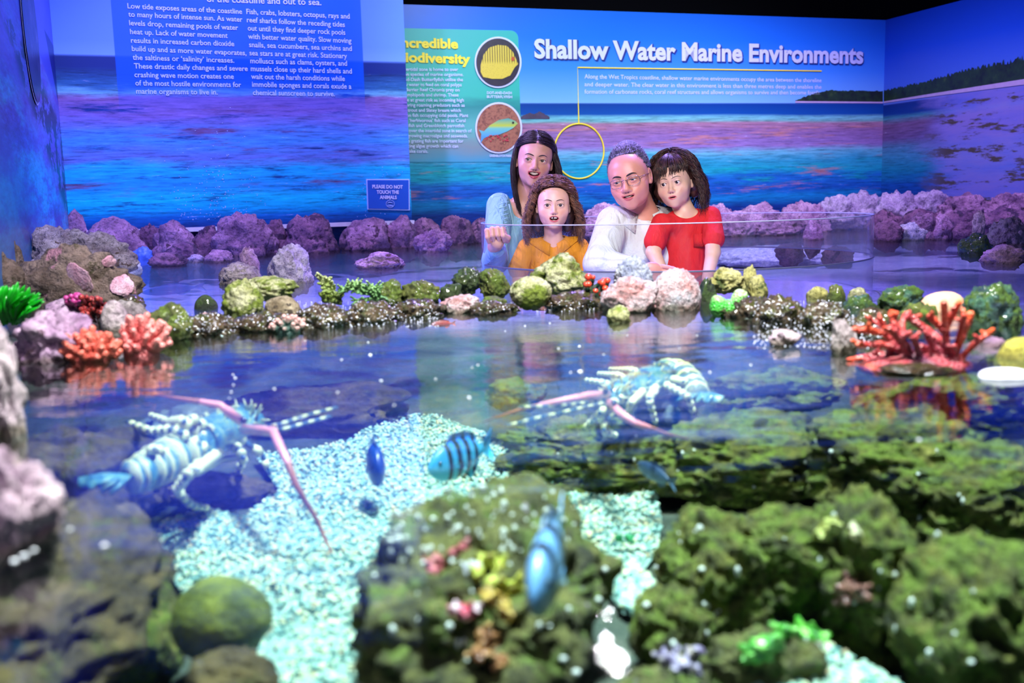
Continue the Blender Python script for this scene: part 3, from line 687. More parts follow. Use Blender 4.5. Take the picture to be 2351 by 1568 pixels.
        for ax in range(3):
            o = [(1, 2), (2, 0), (0, 1)][ax]
            sl0 = [slice(None)] * 3; sl1 = [slice(None)] * 3; sl0[ax] = slice(0, -1); sl1[ax] = slice(1, None)
            for b in o: sl0[b] = slice(1, -1); sl1[b] = slice(1, -1)
            A = ins[tuple(sl0)]; B = ins[tuple(sl1)]; e = np.argwhere(A != B)
            if not len(e): continue
            flip = A[tuple(e.T)]
            base = e.copy()
            for b in o: base[:, b] += 1
            def vv(db, dc):
                w = base.copy(); w[:, o[0]] -= db; w[:, o[1]] -= dc; return vid[tuple(w.T)]
            quad = np.stack([vv(1, 1), vv(0, 1), vv(0, 0), vv(1, 0)], 1)
            quad[~flip] = quad[~flip][:, ::-1]; F.append(quad)
        F = np.concatenate(F); F = F[(F >= 0).all(1)]
        return V, F
def color_attr(me, C, name='tone'):
    a = me.color_attributes.new(name, 'FLOAT_COLOR', 'POINT')
    C = np.concatenate([np.asarray(C, np.float32), np.ones((len(C), 1), np.float32)], 1); a.data.foreach_set('color', C.ravel())

# ================================================================ rocks
def ico(sub):
    import bmesh
    bm = bmesh.new(); bmesh.ops.create_icosphere(bm, subdivisions=sub, radius=1)
    V = np.array([v.co[:] for v in bm.verts]); F = np.array([[v.index for v in f.verts] for f in bm.faces]); bm.free(); return V, F
ICO = {k: ico(k) for k in (1, 2, 3, 4, 5, 6)}
def rock_mesh(name, c, r, style='boulder', seed=0, sub=4, rot=0.0, tilt=0.0, fr=1.0, amp=1.0, R=None):
    V, F = ICO[sub]; out = np.empty_like(V); sd = Vector((seed * 7.31, seed * 3.17, seed * 5.53))
    hv = noise.hetero_terrain; fr_ = noise.fractal; nn = noise.noise
    for i, p in enumerate(V):
        q = Vector(p); f = 1.0
        if style == 'boulder':
            f += 0.34 * nn(q * 1.15 * fr + sd) + 0.22 * fr_(q * 2.3 * fr + sd, 0.9, 2.1, 5) - 0.10 * abs(nn(q * 4 * fr + sd))
        elif style == 'knobbly':
            dist = noise.voronoi(q * 3.2 * fr + sd)[0]
            f += 0.26 * nn(q * 1.2 + sd) + 0.30 * (0.45 - dist[0]) + 0.05 * fr_(q * 6 * fr + sd, 0.9, 2.1, 3)
        elif style == 'craggy':
            f += 0.32 * nn(q * 1.2 * fr + sd) + 0.30 * (0.30 - math.sqrt(nn(q * 2.3 * fr + sd) ** 2 + .014)) + 0.12 * fr_(q * 5.5 * fr + sd, 0.8, 2.2, 4)
        elif style == 'smooth':
            f += 0.08 * nn(q * 1.2 * fr + sd) + 0.02 * fr_(q * 5 * fr + sd, 1, 2, 3)
        elif style == 'crust':
            d0 = noise.voronoi(q * 4.5 * fr + sd)[0]
            f += 0.15 * nn(q * 1.3 + sd) + 0.28 * (0.4 - d0[0]) * (0.6 + 0.8 * nn(q * 2 + sd)) + 0.10 * fr_(q * 8 * fr + sd, 0.7, 2.2, 3)
        f = 1 + (f - 1) * amp
        out[i] = p * f
    m = Matrix.Rotation(rot, 3, 'Z') @ Matrix.Rotation(tilt, 3, 'Y')
    V2 = (out * np.array(r)) @ np.array(m).T
    for k in (0, 1):                                         # keep the asked breadth and height
        e = V2[:, k].max() - V2[:, k].min(); V2[:, k] = (V2[:, k] - V2[:, k].min()) / e * 2 * r[k] - r[k]
    t = V2[:, 2].max(); V2[:, 2] *= r[2] / t
    V2 = V2 + np.array(c)
    return mesh_np(name, V2, F, 3)
def rock_mat(name, c1, c2, c3=None, moss=None, mossamt=0.0, spots=None, spotamt=0.0, rough=0.65, wet=0.0, sc=1.0, bump=0.8, dark=0.35, tide=0.8, cd=0.45):
    T = NT(name); p = T.n('ShaderNodeNewGeometry').outputs['Position']
    a = T.noise(p, 9 * sc, 6, 0.65); b = T.noise(p, 38 * sc, 6, 0.7); v = T.voro(p, 46 * sc); f = T.noise(p, 140 * sc, 4, 0.65)
    col = T.ramp(a, [(0.36, c1), (0.5, tuple((x + y) / 2 for x, y in zip(c1, c2))), (0.62, c2)] + ([(0.74, c3)] if c3 else []))
    if moss: col = T.mix(T.step(T.math('ADD', T.noise(p, 13 * sc, 7, 0.7), (mossamt - 0.5) * 0.5), 0.46, 0.56), col, T.mix(b, tuple(x * 0.45 for x in moss), tuple(min(1, x * 1.35) for x in moss)))
    if spots: col = T.mix(T.step(T.math('ADD', T.noise(T.map(p, loc=(5, 3, 1)), 17 * sc, 5, 0.6), (spotamt - 0.5) * 0.5), 0.53, 0.57), col, spots)
    # pit shade painted into the colour, olive tide line just over the water
    zz = T.math('ADD', T.n('ShaderNodeSeparateXYZ', {0: p}).outputs[2], T.math('MULTIPLY', T.math('SUBTRACT', a, 0.5), -0.05))
    col = T.mix(T.math('MULTIPLY', T.math('SUBTRACT', 1.0, T.step(zz, 0.004, 0.016)), tide), col, T.mix(1.0, col, (0.30, 0.30, 0.18, 1), 'MULTIPLY'))
    c2_ = T.noise(p, 85 * sc, 5, 0.7)
    col = T.mix(1.0, col, T.ramp(c2_, [(0.36, cd), (0.50, 1.0)]), 'MULTIPLY')
    col = T.mix(1.0, col, T.ramp(b, [(0.28, dark), (0.46, 0.9), (0.62, 1.0)]), 'MULTIPLY')
    col = T.mix(1.0, col, T.ramp(v, [(0.02, dark * 1.1), (0.12, 1.0)]), 'MULTIPLY')
    h = T.math('ADD', T.math('ADD', T.math('MULTIPLY', b, 1.0), T.math('MULTIPLY', c2_, 0.5)), T.math('ADD', T.math('MULTIPLY', v, 0.5), T.math('MULTIPLY', f, 0.35)))
    kw = dict(Base_Color=col, Roughness=rough, Normal=T.bump(h, bump, 0.018 / sc))
    kw['Specular_IOR_Level'] = 0.5; kw['Coat_Weight'] = wet; kw['Coat_Roughness'] = 0.12
    T.bsdf(**kw); return T.mat
RM = {
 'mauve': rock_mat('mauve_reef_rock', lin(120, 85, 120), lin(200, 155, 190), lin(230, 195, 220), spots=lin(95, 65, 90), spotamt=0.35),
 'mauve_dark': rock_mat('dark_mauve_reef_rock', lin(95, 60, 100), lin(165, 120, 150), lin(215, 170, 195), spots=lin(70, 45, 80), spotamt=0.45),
 'lilac': rock_mat('lilac_reef_rock', lin(170, 150, 190), lin(215, 200, 225), lin(235, 225, 235), sc=1.3),
 'tan': rock_mat('tan_reef_rock', lin(95, 75, 62), lin(165, 140, 128), lin(205, 185, 178), spots=lin(200, 140, 155), spotamt=0.3, moss=lin(80, 72, 38), mossamt=0.3),
 'tan_top': rock_mat('pale_tan_rock', lin(140, 120, 130), lin(215, 198, 200), lin(238, 226, 226), spots=lin(120, 95, 85), spotamt=0.32, sc=1.3, bump=1.0),
 'pinkrock': rock_mat('pink_coralline_rock', lin(150, 105, 150), lin(218, 180, 210), lin(238, 212, 230), spots=lin(130, 95, 115), spotamt=0.3, sc=1.4),
 'pinkwhite': rock_mat('pink_white_crusted_rock', lin(222, 155, 155), lin(236, 222, 232), lin(165, 195, 215), moss=lin(80, 120, 95), mossamt=0.28, spots=lin(220, 115, 110), spotamt=0.26, sc=1.8, wet=0.2, dark=0.35, bump=1.0),
 'whitegrey': rock_mat('white_grey_crust', lin(150, 155, 190), lin(238, 240, 248), lin(252, 252, 255), sc=2.6, dark=0.3, cd=.6, bump=1.0),
 'green': rock_mat('mossy_green_rock', lin(50, 55, 22), lin(115, 118, 45), lin(185, 190, 120), moss=lin(105, 125, 35), mossamt=0.5, spots=lin(225, 220, 180), spotamt=0.1, sc=2.0, wet=0.35),
 'greendark': rock_mat('dark_mossy_rock', lin(25, 35, 20), lin(70, 85, 35), lin(120, 130, 60), moss=lin(60, 85, 25), mossamt=0.5, sc=2.0, wet=0.5),
 'limecream': rock_mat('cream_and_lime_rock', lin(160, 160, 85), lin(222, 216, 178), lin(242, 238, 218), moss=lin(125, 140, 40), mossamt=0.5, spots=lin(90, 90, 50), spotamt=0.12, sc=1.5, dark=0.45),
 'yellow': rock_mat('yellow_cream_rock', lin(170, 160, 80), lin(215, 206, 140), lin(235, 228, 180), moss=lin(85, 100, 45), mossamt=0.4, sc=1.8, dark=0.5),
 'wetbrown': rock_mat('wet_brown_rock', lin(75, 58, 50), lin(150, 120, 85), lin(190, 160, 120), moss=lin(105, 110, 45), mossamt=0.45, sc=3.2, wet=0.9, rough=0.35, bump=1.6, dark=.2),
 'bluegreen': rock_mat('blue_green_rock', lin(45, 75, 95), lin(85, 140, 105), lin(150, 190, 140), moss=lin(95, 130, 35), mossamt=0.55, sc=2.2, wet=0.3, bump=1.3),
 'brown': rock_mat('brown_speckled_rock', lin(95, 75, 50), lin(200, 180, 150), lin(240, 230, 215), spots=lin(60, 45, 35), spotamt=0.4, sc=3.0, dark=0.3),
 'reef': rock_mat('olive_reef_rock', lin(36, 42, 14), lin(125, 125, 40), lin(195, 185, 95), moss=lin(115, 135, 35), mossamt=0.5, spots=lin(190, 190, 140), spotamt=0.12, sc=2.2, dark=0.6, bump=1.0, tide=0, cd=.75),
 'reefpurple': rock_mat('olive_purple_reef_rock', lin(46, 46, 26), lin(130, 128, 60), lin(150, 125, 155), moss=lin(115, 135, 50), mossamt=0.42, spots=lin(160, 140, 165), spotamt=0.22, sc=2.4, dark=0.6, bump=1.0, tide=0, cd=.75),
 'ledge': rock_mat('dark_brown_ledge_rock', lin(45, 36, 18), lin(105, 88, 45), lin(150, 130, 80), moss=lin(90, 90, 30), mossamt=0.35, spots=lin(80, 75, 90), spotamt=0.25, sc=1.6, dark=0.5, tide=0, cd=.7),
 'ball': rock_mat('green_algae_ball', lin(70, 85, 15), lin(125, 135, 25), lin(160, 165, 45), sc=3.0, dark=0.7, bump=0.5, tide=0),
 'greystone': rock_mat('grey_green_stone', lin(70, 85, 85), lin(110, 125, 110), lin(130, 145, 125), sc=3, dark=0.7, bump=0.3, tide=0),
 'bluecoral': plain('blue_soft_coral', lin(90, 130, 235), 0.5, bscale=60, var=0.25),
 'paleleft': rock_mat('pale_cream_pink_rock', lin(165, 130, 160), lin(222, 200, 205), lin(238, 222, 215), spots=lin(140, 105, 120), spotamt=0.3, moss=lin(150, 150, 90), mossamt=0.18, sc=1.0, dark=0.6),
}
_rs = [0]
def rock(x0, x1, yt, yb, mat, label, style='boulder', Y=None, deep=0.8, sub=4, zb=0.0, tilt=0.0, fr=1.0, amp=1.0, name='rock', cat='rock', seed=None, parent=None, sit=0.5):
    """a rock spanning photo columns x0..x1, top at row yt, waterline (or foot) at row yb"""
    _rs[0] += 1; xc = (x0 + x1) / 2
    P = at(xc, yb, Y) if Y else onz(xc, yb, zb)
    w = (x1 - x0) / 2 / ppm(P); ry = w * deep
    P = P + Vector((P.x / P.y, 1, 0)) * ry * 0.8                       # centre lies behind the front foot
    s = ppm(P); w = (x1 - x0) / 2 / s * 0.98
    top = at(xc, yt, P.y).z; base = P.z if Y else zb
    h = max(top - base, 0.01)
    rz = h * (1 - sit * 0.5) / 0.97; cz = base + h * sit * 0.5
    c = (P.x, P.y, cz)
    me = rock_mesh(name, (0, 0, 0), (w, ry, rz), style, seed if seed is not None else _rs[0], sub, tilt=tilt, fr=fr, amp=amp)
    return tag(link(name, me, RM[mat] if isinstance(mat, str) else mat, parent, loc=c), label, cat)
def sunk(x0, x1, y0, y1, z, mat, label, style='craggy', sub=5, fr=1.3, amp=1.0, name='reef_rock', cat='rock', ry=None, rz=None, seed=None):
    """an underwater rock covering the photo's box, centred at level z"""
    _rs[0] += 1
    P = onz((x0 + x1) / 2, (y0 + y1) / 2, z); s = ppm(P); rx = (x1 - x0) / 2 / s; h = (y1 - y0) / 2 / s
    P2 = P
    top = z + (rz or h)
    rz_ = min(rz or h, -0.012 - z if z < -0.012 else h)
    d = (P - CAM).normalized(); sn = -d.z; cs = math.sqrt(1 - sn * sn)
    ryv = math.sqrt(max(h * h - (rz_ * cs) ** 2, (0.35 * h) ** 2)) / max(sn, 0.15)
    ry_ = ry or min(ryv, rx * 1.5)
    me = rock_mesh(name, (0, 0, 0), (rx, ry_, rz_), style, seed if seed is not None else _rs[0], sub, fr=fr, amp=amp)
    return tag(link(name, me, RM[mat], None, loc=P), label, cat)
# ---------------------------------------------------------------- rocks along the blue wall, left to right
R_ = rock
R_(132, 212, 480, 575, 'mauve', 'mauve rock in the far left corner of the blue wall, below the dark edge', Y=5.25)
R_(196, 345, 497, 590, 'mauve', 'long sloping mauve rock, second from the corner at the foot of the blue wall', Y=5.15, amp=.7)
R_(318, 385, 512, 592, 'mauve_dark', 'small dark mauve rock behind the blue lumps at the foot of the wall', Y=5.35)
R_(347, 458, 506, 597, 'mauve', 'rounded mauve rock right behind the flat purple rock by the left white ledge', Y=5.2)
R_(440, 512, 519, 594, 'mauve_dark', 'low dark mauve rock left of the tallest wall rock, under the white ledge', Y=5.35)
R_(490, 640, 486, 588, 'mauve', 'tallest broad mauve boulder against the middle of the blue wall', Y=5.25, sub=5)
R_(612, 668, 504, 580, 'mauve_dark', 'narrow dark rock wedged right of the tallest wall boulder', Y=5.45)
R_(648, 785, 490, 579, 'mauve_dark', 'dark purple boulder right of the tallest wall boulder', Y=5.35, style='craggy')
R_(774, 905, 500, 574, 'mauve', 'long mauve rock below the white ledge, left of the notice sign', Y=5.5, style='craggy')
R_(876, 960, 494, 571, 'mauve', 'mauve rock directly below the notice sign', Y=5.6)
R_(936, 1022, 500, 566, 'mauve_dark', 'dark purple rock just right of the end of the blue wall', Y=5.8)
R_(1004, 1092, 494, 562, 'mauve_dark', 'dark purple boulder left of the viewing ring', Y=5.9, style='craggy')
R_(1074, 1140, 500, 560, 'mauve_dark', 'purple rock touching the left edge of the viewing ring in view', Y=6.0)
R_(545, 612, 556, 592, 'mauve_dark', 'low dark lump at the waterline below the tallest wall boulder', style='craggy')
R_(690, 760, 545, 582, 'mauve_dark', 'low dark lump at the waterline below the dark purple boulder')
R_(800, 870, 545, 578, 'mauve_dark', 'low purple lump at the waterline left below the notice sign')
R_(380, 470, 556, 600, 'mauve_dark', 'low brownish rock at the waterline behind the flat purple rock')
for (a, b, t, l, Y_) in ((1128, 1262, 480, 'behind the woman in blue', 6.3), (1230, 1352, 474, 'left of the yellow ring print', 6.35), (1330, 1452, 465, 'behind the man in white', 6.3), (1440, 1530, 476, 'hidden mostly by the man', 6.4), (1515, 1622, 474, 'behind the child in red', 6.35),
                     (1600, 1700, 467, 'right of the child in red', 6.3), (1672, 1800, 463, 'over the ring middle', 6.35), (1775, 1905, 460, 'left of the tall pale rocks', 6.3)):
    R_(a, b, t, 532, 'pinkrock', 'low pale pink rock along the back wall, ' + l, Y=Y_, style='craggy' if a % 4 else 'boulder', sub=5, fr=1.5)
for (a, b, t, l) in ((1190, 1300, 500, 'below the yellow ring print'), (1300, 1420, 504, 'left of the man'), (1640, 1740, 496, 'right of the child'), (1726, 1850, 500, 'in the middle of the right ring part')):
    R_(a, b, t, 540, 'mauve', 'second row mauve rock seen through the ring, ' + l, Y=6.0, style='craggy', sub=5)
for (a, b, t, l, st) in ((1888, 1955, 447, 'first tall one above the right end of the ring', 'boulder'), (1943, 2022, 436, 'pointed one just left of the wall corner', 'craggy'), (2016, 2102, 436, 'rounded one just right of the wall corner', 'boulder'),
                     (2094, 2184, 436, 'flat topped one second right of the wall corner', 'craggy'), (2168, 2278, 441, 'wide one third right of the wall corner', 'boulder'), (2268, 2372, 442, 'dark one at the right border of the view', 'craggy')):
    R_(a - 16, b + 16, t, 506, 'lilac' if b < 2190 else 'mauve', 'big lilac back row rock, ' + l, style='boulder', fr=1.25, Y=6.5 if b < 2060 else (6.2 if b < 2200 else 5.9), sub=5)
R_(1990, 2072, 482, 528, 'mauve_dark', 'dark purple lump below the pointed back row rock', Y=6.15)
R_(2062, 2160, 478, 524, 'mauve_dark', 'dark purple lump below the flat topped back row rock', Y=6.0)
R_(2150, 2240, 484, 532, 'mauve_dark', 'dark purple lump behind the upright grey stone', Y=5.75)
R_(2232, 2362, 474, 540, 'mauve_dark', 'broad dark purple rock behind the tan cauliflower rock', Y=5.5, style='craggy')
# right far cluster
R_(1996, 2075, 506, 556, 'mauve_dark', 'purple knobbly rock at the left end of the right island', style='knobbly')
R_(2056, 2128, 510, 554, 'whitegrey', 'pale lilac crusted rock in the middle of the right island', style='knobbly')
R_(2080, 2150, 487, 553, 'mauve', 'upright purple rock behind the pale crusted one on the right island', style='craggy')
R_(2118, 2192, 492, 552, 'pinkrock', 'pink white lump at the right end of the right island', style='knobbly')
R_(2185, 2252, 508, 552, 'mauve_dark', 'small dark purple rock between the right island and the green rock')
R_(2232, 2262, 483, 538, 'tan_top', 'upright grey stone standing in the right back shallows', Y=4.9)
R_(2194, 2284, 535, 585, 'bluegreen', 'dark green rock in the water left of the tan cauliflower rock')
R_(2270, 2362, 497, 566, 'tan_top', 'tan cauliflower rock at the right border', style='knobbly', sub=5)
R_(2245, 2362, 560, 606, 'mauve', 'low mauve rock below the tan cauliflower rock at the right border', style='craggy')
# seen through the ring
R_(1842, 1890, 503, 566, 'pinkrock', 'pink rock standing in the water behind the right side of the ring', style='craggy', Y=5.35)
# pool rocks in the back water
R_(340, 432, 579, 612, 'mauve_dark', 'flat purple rock in the water at the left back', style='craggy')
R_(428, 470, 584, 603, 'lilac', 'small pale lilac stone right of the flat purple rock')
R_(466, 536, 573, 604, 'mauve', 'grey mauve stone left of the small upright double stone', style='craggy')
for (a, b, t, y, l) in ((277, 305, 552, 577, 'round blue coral lump nearest the white boulder'), (304, 352, 565, 598, 'larger blue coral lump in front of the wall rocks'), (343, 383, 557, 590, 'blue coral lump right behind the larger one')):
    R_(a, b, t, y, 'bluecoral', l, style='knobbly', name='blue_coral', cat='coral', Y=None)
R_(498, 606, 601, 654, 'tan_top', 'grey rugged rock in the left water, lower of the stacked pair', style='craggy', sub=5)
R_(549, 600, 566, 640, 'pinkrock', 'upright pinkish rock standing behind the grey rugged one', style='knobbly')
R_(610, 721, 559, 653, 'lilac', 'tall two-lobed pale rock standing in the left water', style='craggy', sub=5)
R_(813, 932, 578, 617, 'pinkrock', 'lone low pale rock in the open water left of the ring', style='craggy', sub=5)
R_(948, 1042, 526, 580, 'pinkrock', 'rounded pinkish rock in the water below the end of the blue wall', style='craggy', sub=5)
# left big boulders
R_(42, 325, 516, 650, 'tan_top', 'big pale rounded boulder at the upper left, lit white on top', sub=5, Y=3.4, fr=1.3, deep=.45)
R_(-40, 58, 510, 640, 'tan', 'brown boulder cut by the left border above the blue coral', Y=3.0, deep=.4)
R_(35, 336, 560, 720, 'tan', 'big brown boulder with pink patches in front of the pale one', sub=5, Y=2.75, fr=1.2, deep=.5)
R_(-40, 60, 578, 680, 'tan', 'brown rock at the left border above the green coral', Y=2.7)
R_(272, 330, 588, 634, 'whitegrey', 'small white and orange rock at the right foot of the pale boulder', style='craggy')
R_(262, 340, 676, 716, 'wetbrown', 'small wet brown rock at the right foot of the brown boulder', style='craggy', Y=2.55)
R_(100, 215, 686, 760, 'pinkrock', 'flat lilac rock below the brown boulder, behind the finger corals', Y=2.3)
R_(225, 350, 690, 770, 'tan_top', 'pale grey rock behind the pink finger coral', style='craggy', Y=2.25)
R_(30, 250, 708, 832, 'pinkrock', 'large lilac grey rock beside the orange finger coral', sub=5, style='boulder', fr=1.4)
R_(232, 298, 690, 765, 'paleleft', 'white stubby coral stump above the pink finger coral', style='smooth', Y=2.1, name='coral_stump', cat='coral')
R_(-70, 62, 738, 1010, 'paleleft', 'tall pale rock cut by the left border below the green coral', sub=5, style='boulder', fr=1.3, sit=.6)
R_(-110, 168, 1010, 1275, 'paleleft', 'pale pink lumpy rock at the left border in the foreground', sub=6, style='craggy', fr=1.2, sit=.3)
# ridge between the pools
R_(331, 452, 694, 783, 'green', 'mossy green boulder left on the ridge beside the pink finger coral', style='craggy', sub=5)
R_(446, 502, 677, 724, 'greendark', 'dark green round stone behind the mossy boulder', style='smooth', Y=2.6)
R_(446, 516, 718, 762, 'pinkwhite', 'pale pink flake of rock at the water between mossy rocks', style='craggy')
R_(510, 610, 640, 745, 'limecream', 'green cream knobbly rock forming the left foot of the arch', style='knobbly', sub=5, Y=2.35, seed=11, sit=0.85)
R_(540, 688, 634, 688, 'limecream', 'green cream knobbly rock bridging over the brown stone', style='knobbly', sub=5, Y=2.42, tilt=.06, sit=0.85)
R_(605, 692, 680, 733, 'brown', 'brown and white speckled round stone under the arch rock', style='knobbly', amp=.5, Y=2.2)
for (x0, x1, t, b, l) in ((395, 560, 716, 770, 'left of the arch rock'), (520, 700, 712, 762, 'under the pink tipped anemone'), (660, 820, 694, 752, 'below the frilly green coral'), (780, 930, 688, 742, 'middle part below the long green rocks'), (890, 1030, 686, 728, 'left of the pink white stone'),
                       (1060, 1200, 690, 722, 'under the dark green stones'), (1240, 1400, 668, 712, 'right of the big cream rock')):
    R_(x0, x1, t, b, 'wetbrown', 'low wet brown glittering rock of the ridge, ' + l, style='craggy', sub=5, sit=.2, fr=2.2, amp=1.0)
R_(848, 930, 641, 700, 'green', 'mossy rock at the left end of the long green ridge rocks', style='craggy', Y=2.55, sub=5)
R_(920, 1018, 643, 692, 'green', 'long mossy green rock in the middle of the ridge', style='knobbly', Y=2.55, sub=5)
R_(1008, 1064, 650, 692, 'greendark', 'dark mossy stone linking the long green rock and the round one', Y=2.55)
R_(1036, 1114, 613, 674, 'greendark', 'round dark green rock left of the upright mossy stone', style='knobbly', Y=2.6, sub=5, sit=0.85)
R_(1098, 1175, 616, 684, 'green', 'upright mossy stone left of the big cream rock', style='craggy', Y=2.55, sub=5, sit=0.85)
R_(1008, 1106, 676, 720, 'pinkwhite', 'pink and white stone at the water below the round dark green rock', style='craggy', sub=5)
R_(1100, 1166, 680, 712, 'green', 'small yellow green stone at the water left of the cream rock')
R_(1168, 1270, 634, 704, 'limecream', 'wrinkled lime rock in front of the big cream rock', style='crust', amp=.5, sub=5, Y=2.35, sit=0.85)
R_(1216, 1356, 581, 682, 'limecream', 'big cream and lime rock in front of the girl in yellow', style='boulder', sub=5, Y=2.5, tilt=.1, seed=21, sit=0.85)
R_(1330, 1400, 650, 702, 'greendark', 'dark rock carrying the red tipped polyps', Y=2.45)
R_(1376, 1512, 634, 735, 'pinkwhite', 'pink and white crusted rock below the white branching crust', style='knobbly', sub=5, Y=2.25, sit=0.85)
R_(1486, 1612, 617, 737, 'pinkwhite', 'crusted pink green rock with white band, right of the white crust', style='crust', amp=.5, sub=5, Y=2.27, sit=0.85)
R_(1406, 1502, 584, 662, 'whitegrey', 'jagged white crusted rock topping the pile before the man', style='crust', amp=1.3, sub=5, Y=2.4)
R_(1392, 1450, 700, 740, 'limecream', 'small cream knobs at the foot of the pink crusted rock', style='knobbly')
R_(1602, 1650, 638, 712, 'greendark', 'dark rock behind the bright green clam', Y=2.4)
R_(1622, 1712, 613, 672, 'yellow', 'oval yellow cream rock right of the crusted pile', sub=5, Y=2.5, sit=0.85)
R_(1702, 1740, 607, 662, 'yellow', 'small upright yellow knob beside the oval yellow rock', Y=2.5)
R_(1716, 1764, 632, 680, 'yellow', 'yellow cream stone at the right end of the yellow group', style='craggy', Y=2.45)
for (x0, x1, t, b, l) in ((1640, 1800, 680, 730, 'behind the green clam'), (1715, 1860, 674, 742, 'right of the green clam'), (1830, 1960, 690, 750, 'below the small pale ridge stones'), (1930, 2060, 706, 770, 'left of the orange branching coral')):
    R_(x0, x1, t, b, 'wetbrown', 'low wet dark rock on the right ridge, ' + l, style='craggy', sub=5, sit=.2, fr=2.2, amp=1.0)
R_(1848, 1902, 657, 694, 'yellow', 'small pale stone on the right ridge', Y=2.45)
R_(1895, 1944, 652, 706, 'green', 'small upright green stone on the right ridge', style='knobbly', Y=2.4)
R_(1940, 2004, 661, 700, 'limecream', 'flat pale green stone right of the small upright green one', Y=2.45)
R_(1930, 2020, 676, 742, 'bluegreen', 'bluish wet rock left behind the orange branching coral', style='craggy', sub=5, Y=2.2)
R_(2010, 2122, 655, 722, 'bluegreen', 'rounded green mossy rock behind the orange branching coral', style='knobbly', sub=5, Y=2.2, sit=0.85)
R_(2050, 2160, 692, 760, 'green', 'low yellow green rock directly behind the orange coral', Y=2.0)
R_(2112, 2216, 670, 712, plain('peach_sponge_plate', lin(240, 185, 150), 0.6, bscale=60), 'peach coloured flat sponge plate behind the orange coral tips', style='smooth', Y=2.1, sit=.1, name='sponge_plate', cat='sponge')
R_(2206, 2350, 647, 800, 'bluegreen', 'big mossy green rock right behind the orange coral', style='knobbly', sub=5, Y=1.9, fr=1.3, sit=0.85)
R_(1905, 1970, 731, 812, 'tan_top', 'pale tan upright stone at the water left of the orange coral', style='craggy', sub=5)
R_(2190, 2330, 772, 850, 'mauve', 'grey mauve rock under the right side of the orange coral', style='craggy', sub=5, Y=1.62)
R_(2010, 2190, 836, 862, 'wetbrown', 'wet dark rock under the orange branching coral', style='craggy', fr=2.2, sub=5, sit=.3)
R_(2282, 2400, 776, 866, rock_mat('yellow_sponge', lin(150, 140, 40), lin(205, 192, 85), lin(235, 225, 180), sc=1.6, dark=.6), 'yellow sponge at the right border below the orange coral', style='smooth', amp=1.6, name='sponge', cat='sponge', Y=1.5)
R_(2246, 2370, 846, 873, plain('white_shell', lin(225, 225, 250), 0.35), 'smooth white shell at the right border below the yellow sponge', style='smooth', sit=.1, name='shell', cat='shell')
R_(1763, 1838, 757, 795, 'paleleft', 'lone pale round stone in the dark water right of centre', style='boulder', sub=5, sit=.7)

# ---------------------------------------------------------------- under water
U_ = sunk
U_(806, 1440, 1090, 1700, -0.16, 'reefpurple', 'big olive boulder under the water at bottom centre, corals on top', sub=6, fr=1.1, ry=.20, rz=.125, seed=40)
U_(-260, 372, 1120, 1760, -0.17, 'ledge', 'dark brown ledge under the water at the lower left', sub=6, fr=1.0, style='boulder', seed=41, rz=.11)
U_(-60, 366, 985, 1260, -0.17, 'ledge', 'dark brown block beneath the left lobster', sub=5, style='boulder', seed=42)
U_(398, 624, 1322, 1522, -0.17, 'ball', 'round green algae covered ball on the gravel at lower left', style='smooth', sub=5, name='algae_ball', cat='rock')
U_(300, 580, 925, 1060, -0.13, 'greystone', 'grey green rock behind the left lobster', sub=5)
U_(470, 950, 880, 1010, -0.20, 'ledge', 'dark underwater slope behind the left lobster feelers', sub=5)
U_(360, 640, 1080, 1190, -0.22, 'ledge', 'dark low rock in the shadow below the left lobster', sub=5)
U_(1110, 1260, 865, 950, -0.12, 'reef', 'round yellow green rock left of the right lobster', sub=5)
U_(1455, 1600, 905, 1000, -0.14, 'greystone', 'smooth grey green stone under the right lobster legs', style='smooth')
U_(1130, 1560, 950, 1110, -0.19, 'reef', 'mossy green rock below the right lobster', sub=6, fr=1.8)
U_(1230, 1720, 1000, 1160, -0.20, 'reef', 'green algae mound right of the striped fish', sub=6, fr=1.8)
U_(1600, 1960, 835, 945, -0.10, 'reef', 'olive flat rock under the water below the lone pale stone', sub=5)
U_(1480, 1960, 940, 1180, -0.17, 'reef', 'green reef slope in the middle right', sub=6, fr=1.5, amp=.75)
U_(1500, 1800, 1150, 1500, -0.17, 'reef', 'tall olive reef lump at the right edge of the gravel', sub=6, fr=1.5, amp=.75)
U_(1440, 1640, 1330, 1560, -0.19, 'reef', 'dark olive lump right of the big centre boulder', sub=5, fr=1.6)
U_(1640, 1960, 1150, 1420, -0.15, 'reef', 'olive reef lump with pale patches, second from the gravel', sub=6, fr=1.5, amp=.75)
U_(1840, 2120, 1120, 1560, -0.17, 'reef', 'wide olive reef lump at lower right with a pale spot', sub=6, fr=1.5, amp=.75)
U_(1840, 2260, 915, 1200, -0.13, 'reef', 'large yellow green boulder under the reflection of the orange coral', sub=6, fr=1.3)
U_(2050, 2420, 990, 1290, -0.17, 'reef', 'dark olive boulder at the right border, middle height', sub=6, fr=1.3, amp=.75)
U_(2060, 2440, 1220, 1700, -0.17, 'reef', 'massive olive boulder filling the lower right corner', sub=6, fr=1.4, amp=.75)
U_(1960, 2380, 860, 1010, -0.09, 'reef', 'olive rock just under the surface below the white shell', sub=6, fr=1.4, amp=.75)
U_(1600, 1900, 1440, 1640, -0.20, 'reefpurple', 'low mottled rock at the bottom right of centre', sub=5, fr=1.8)
U_(1400, 1640, 1520, 1700, -0.21, 'reefpurple', 'low mottled rock cut by the bottom border right of the centre boulder', sub=5, fr=1.8)
U_(190, 412, 1330, 1640, -0.21, 'reef', 'olive yellow lump left of the green algae ball', sub=5, fr=1.3, amp=.8)
U_(420, 640, 1490, 1720, -0.21, 'ledge', 'dark olive rock at the bottom border under the algae ball', sub=5, fr=1.3, amp=.8)
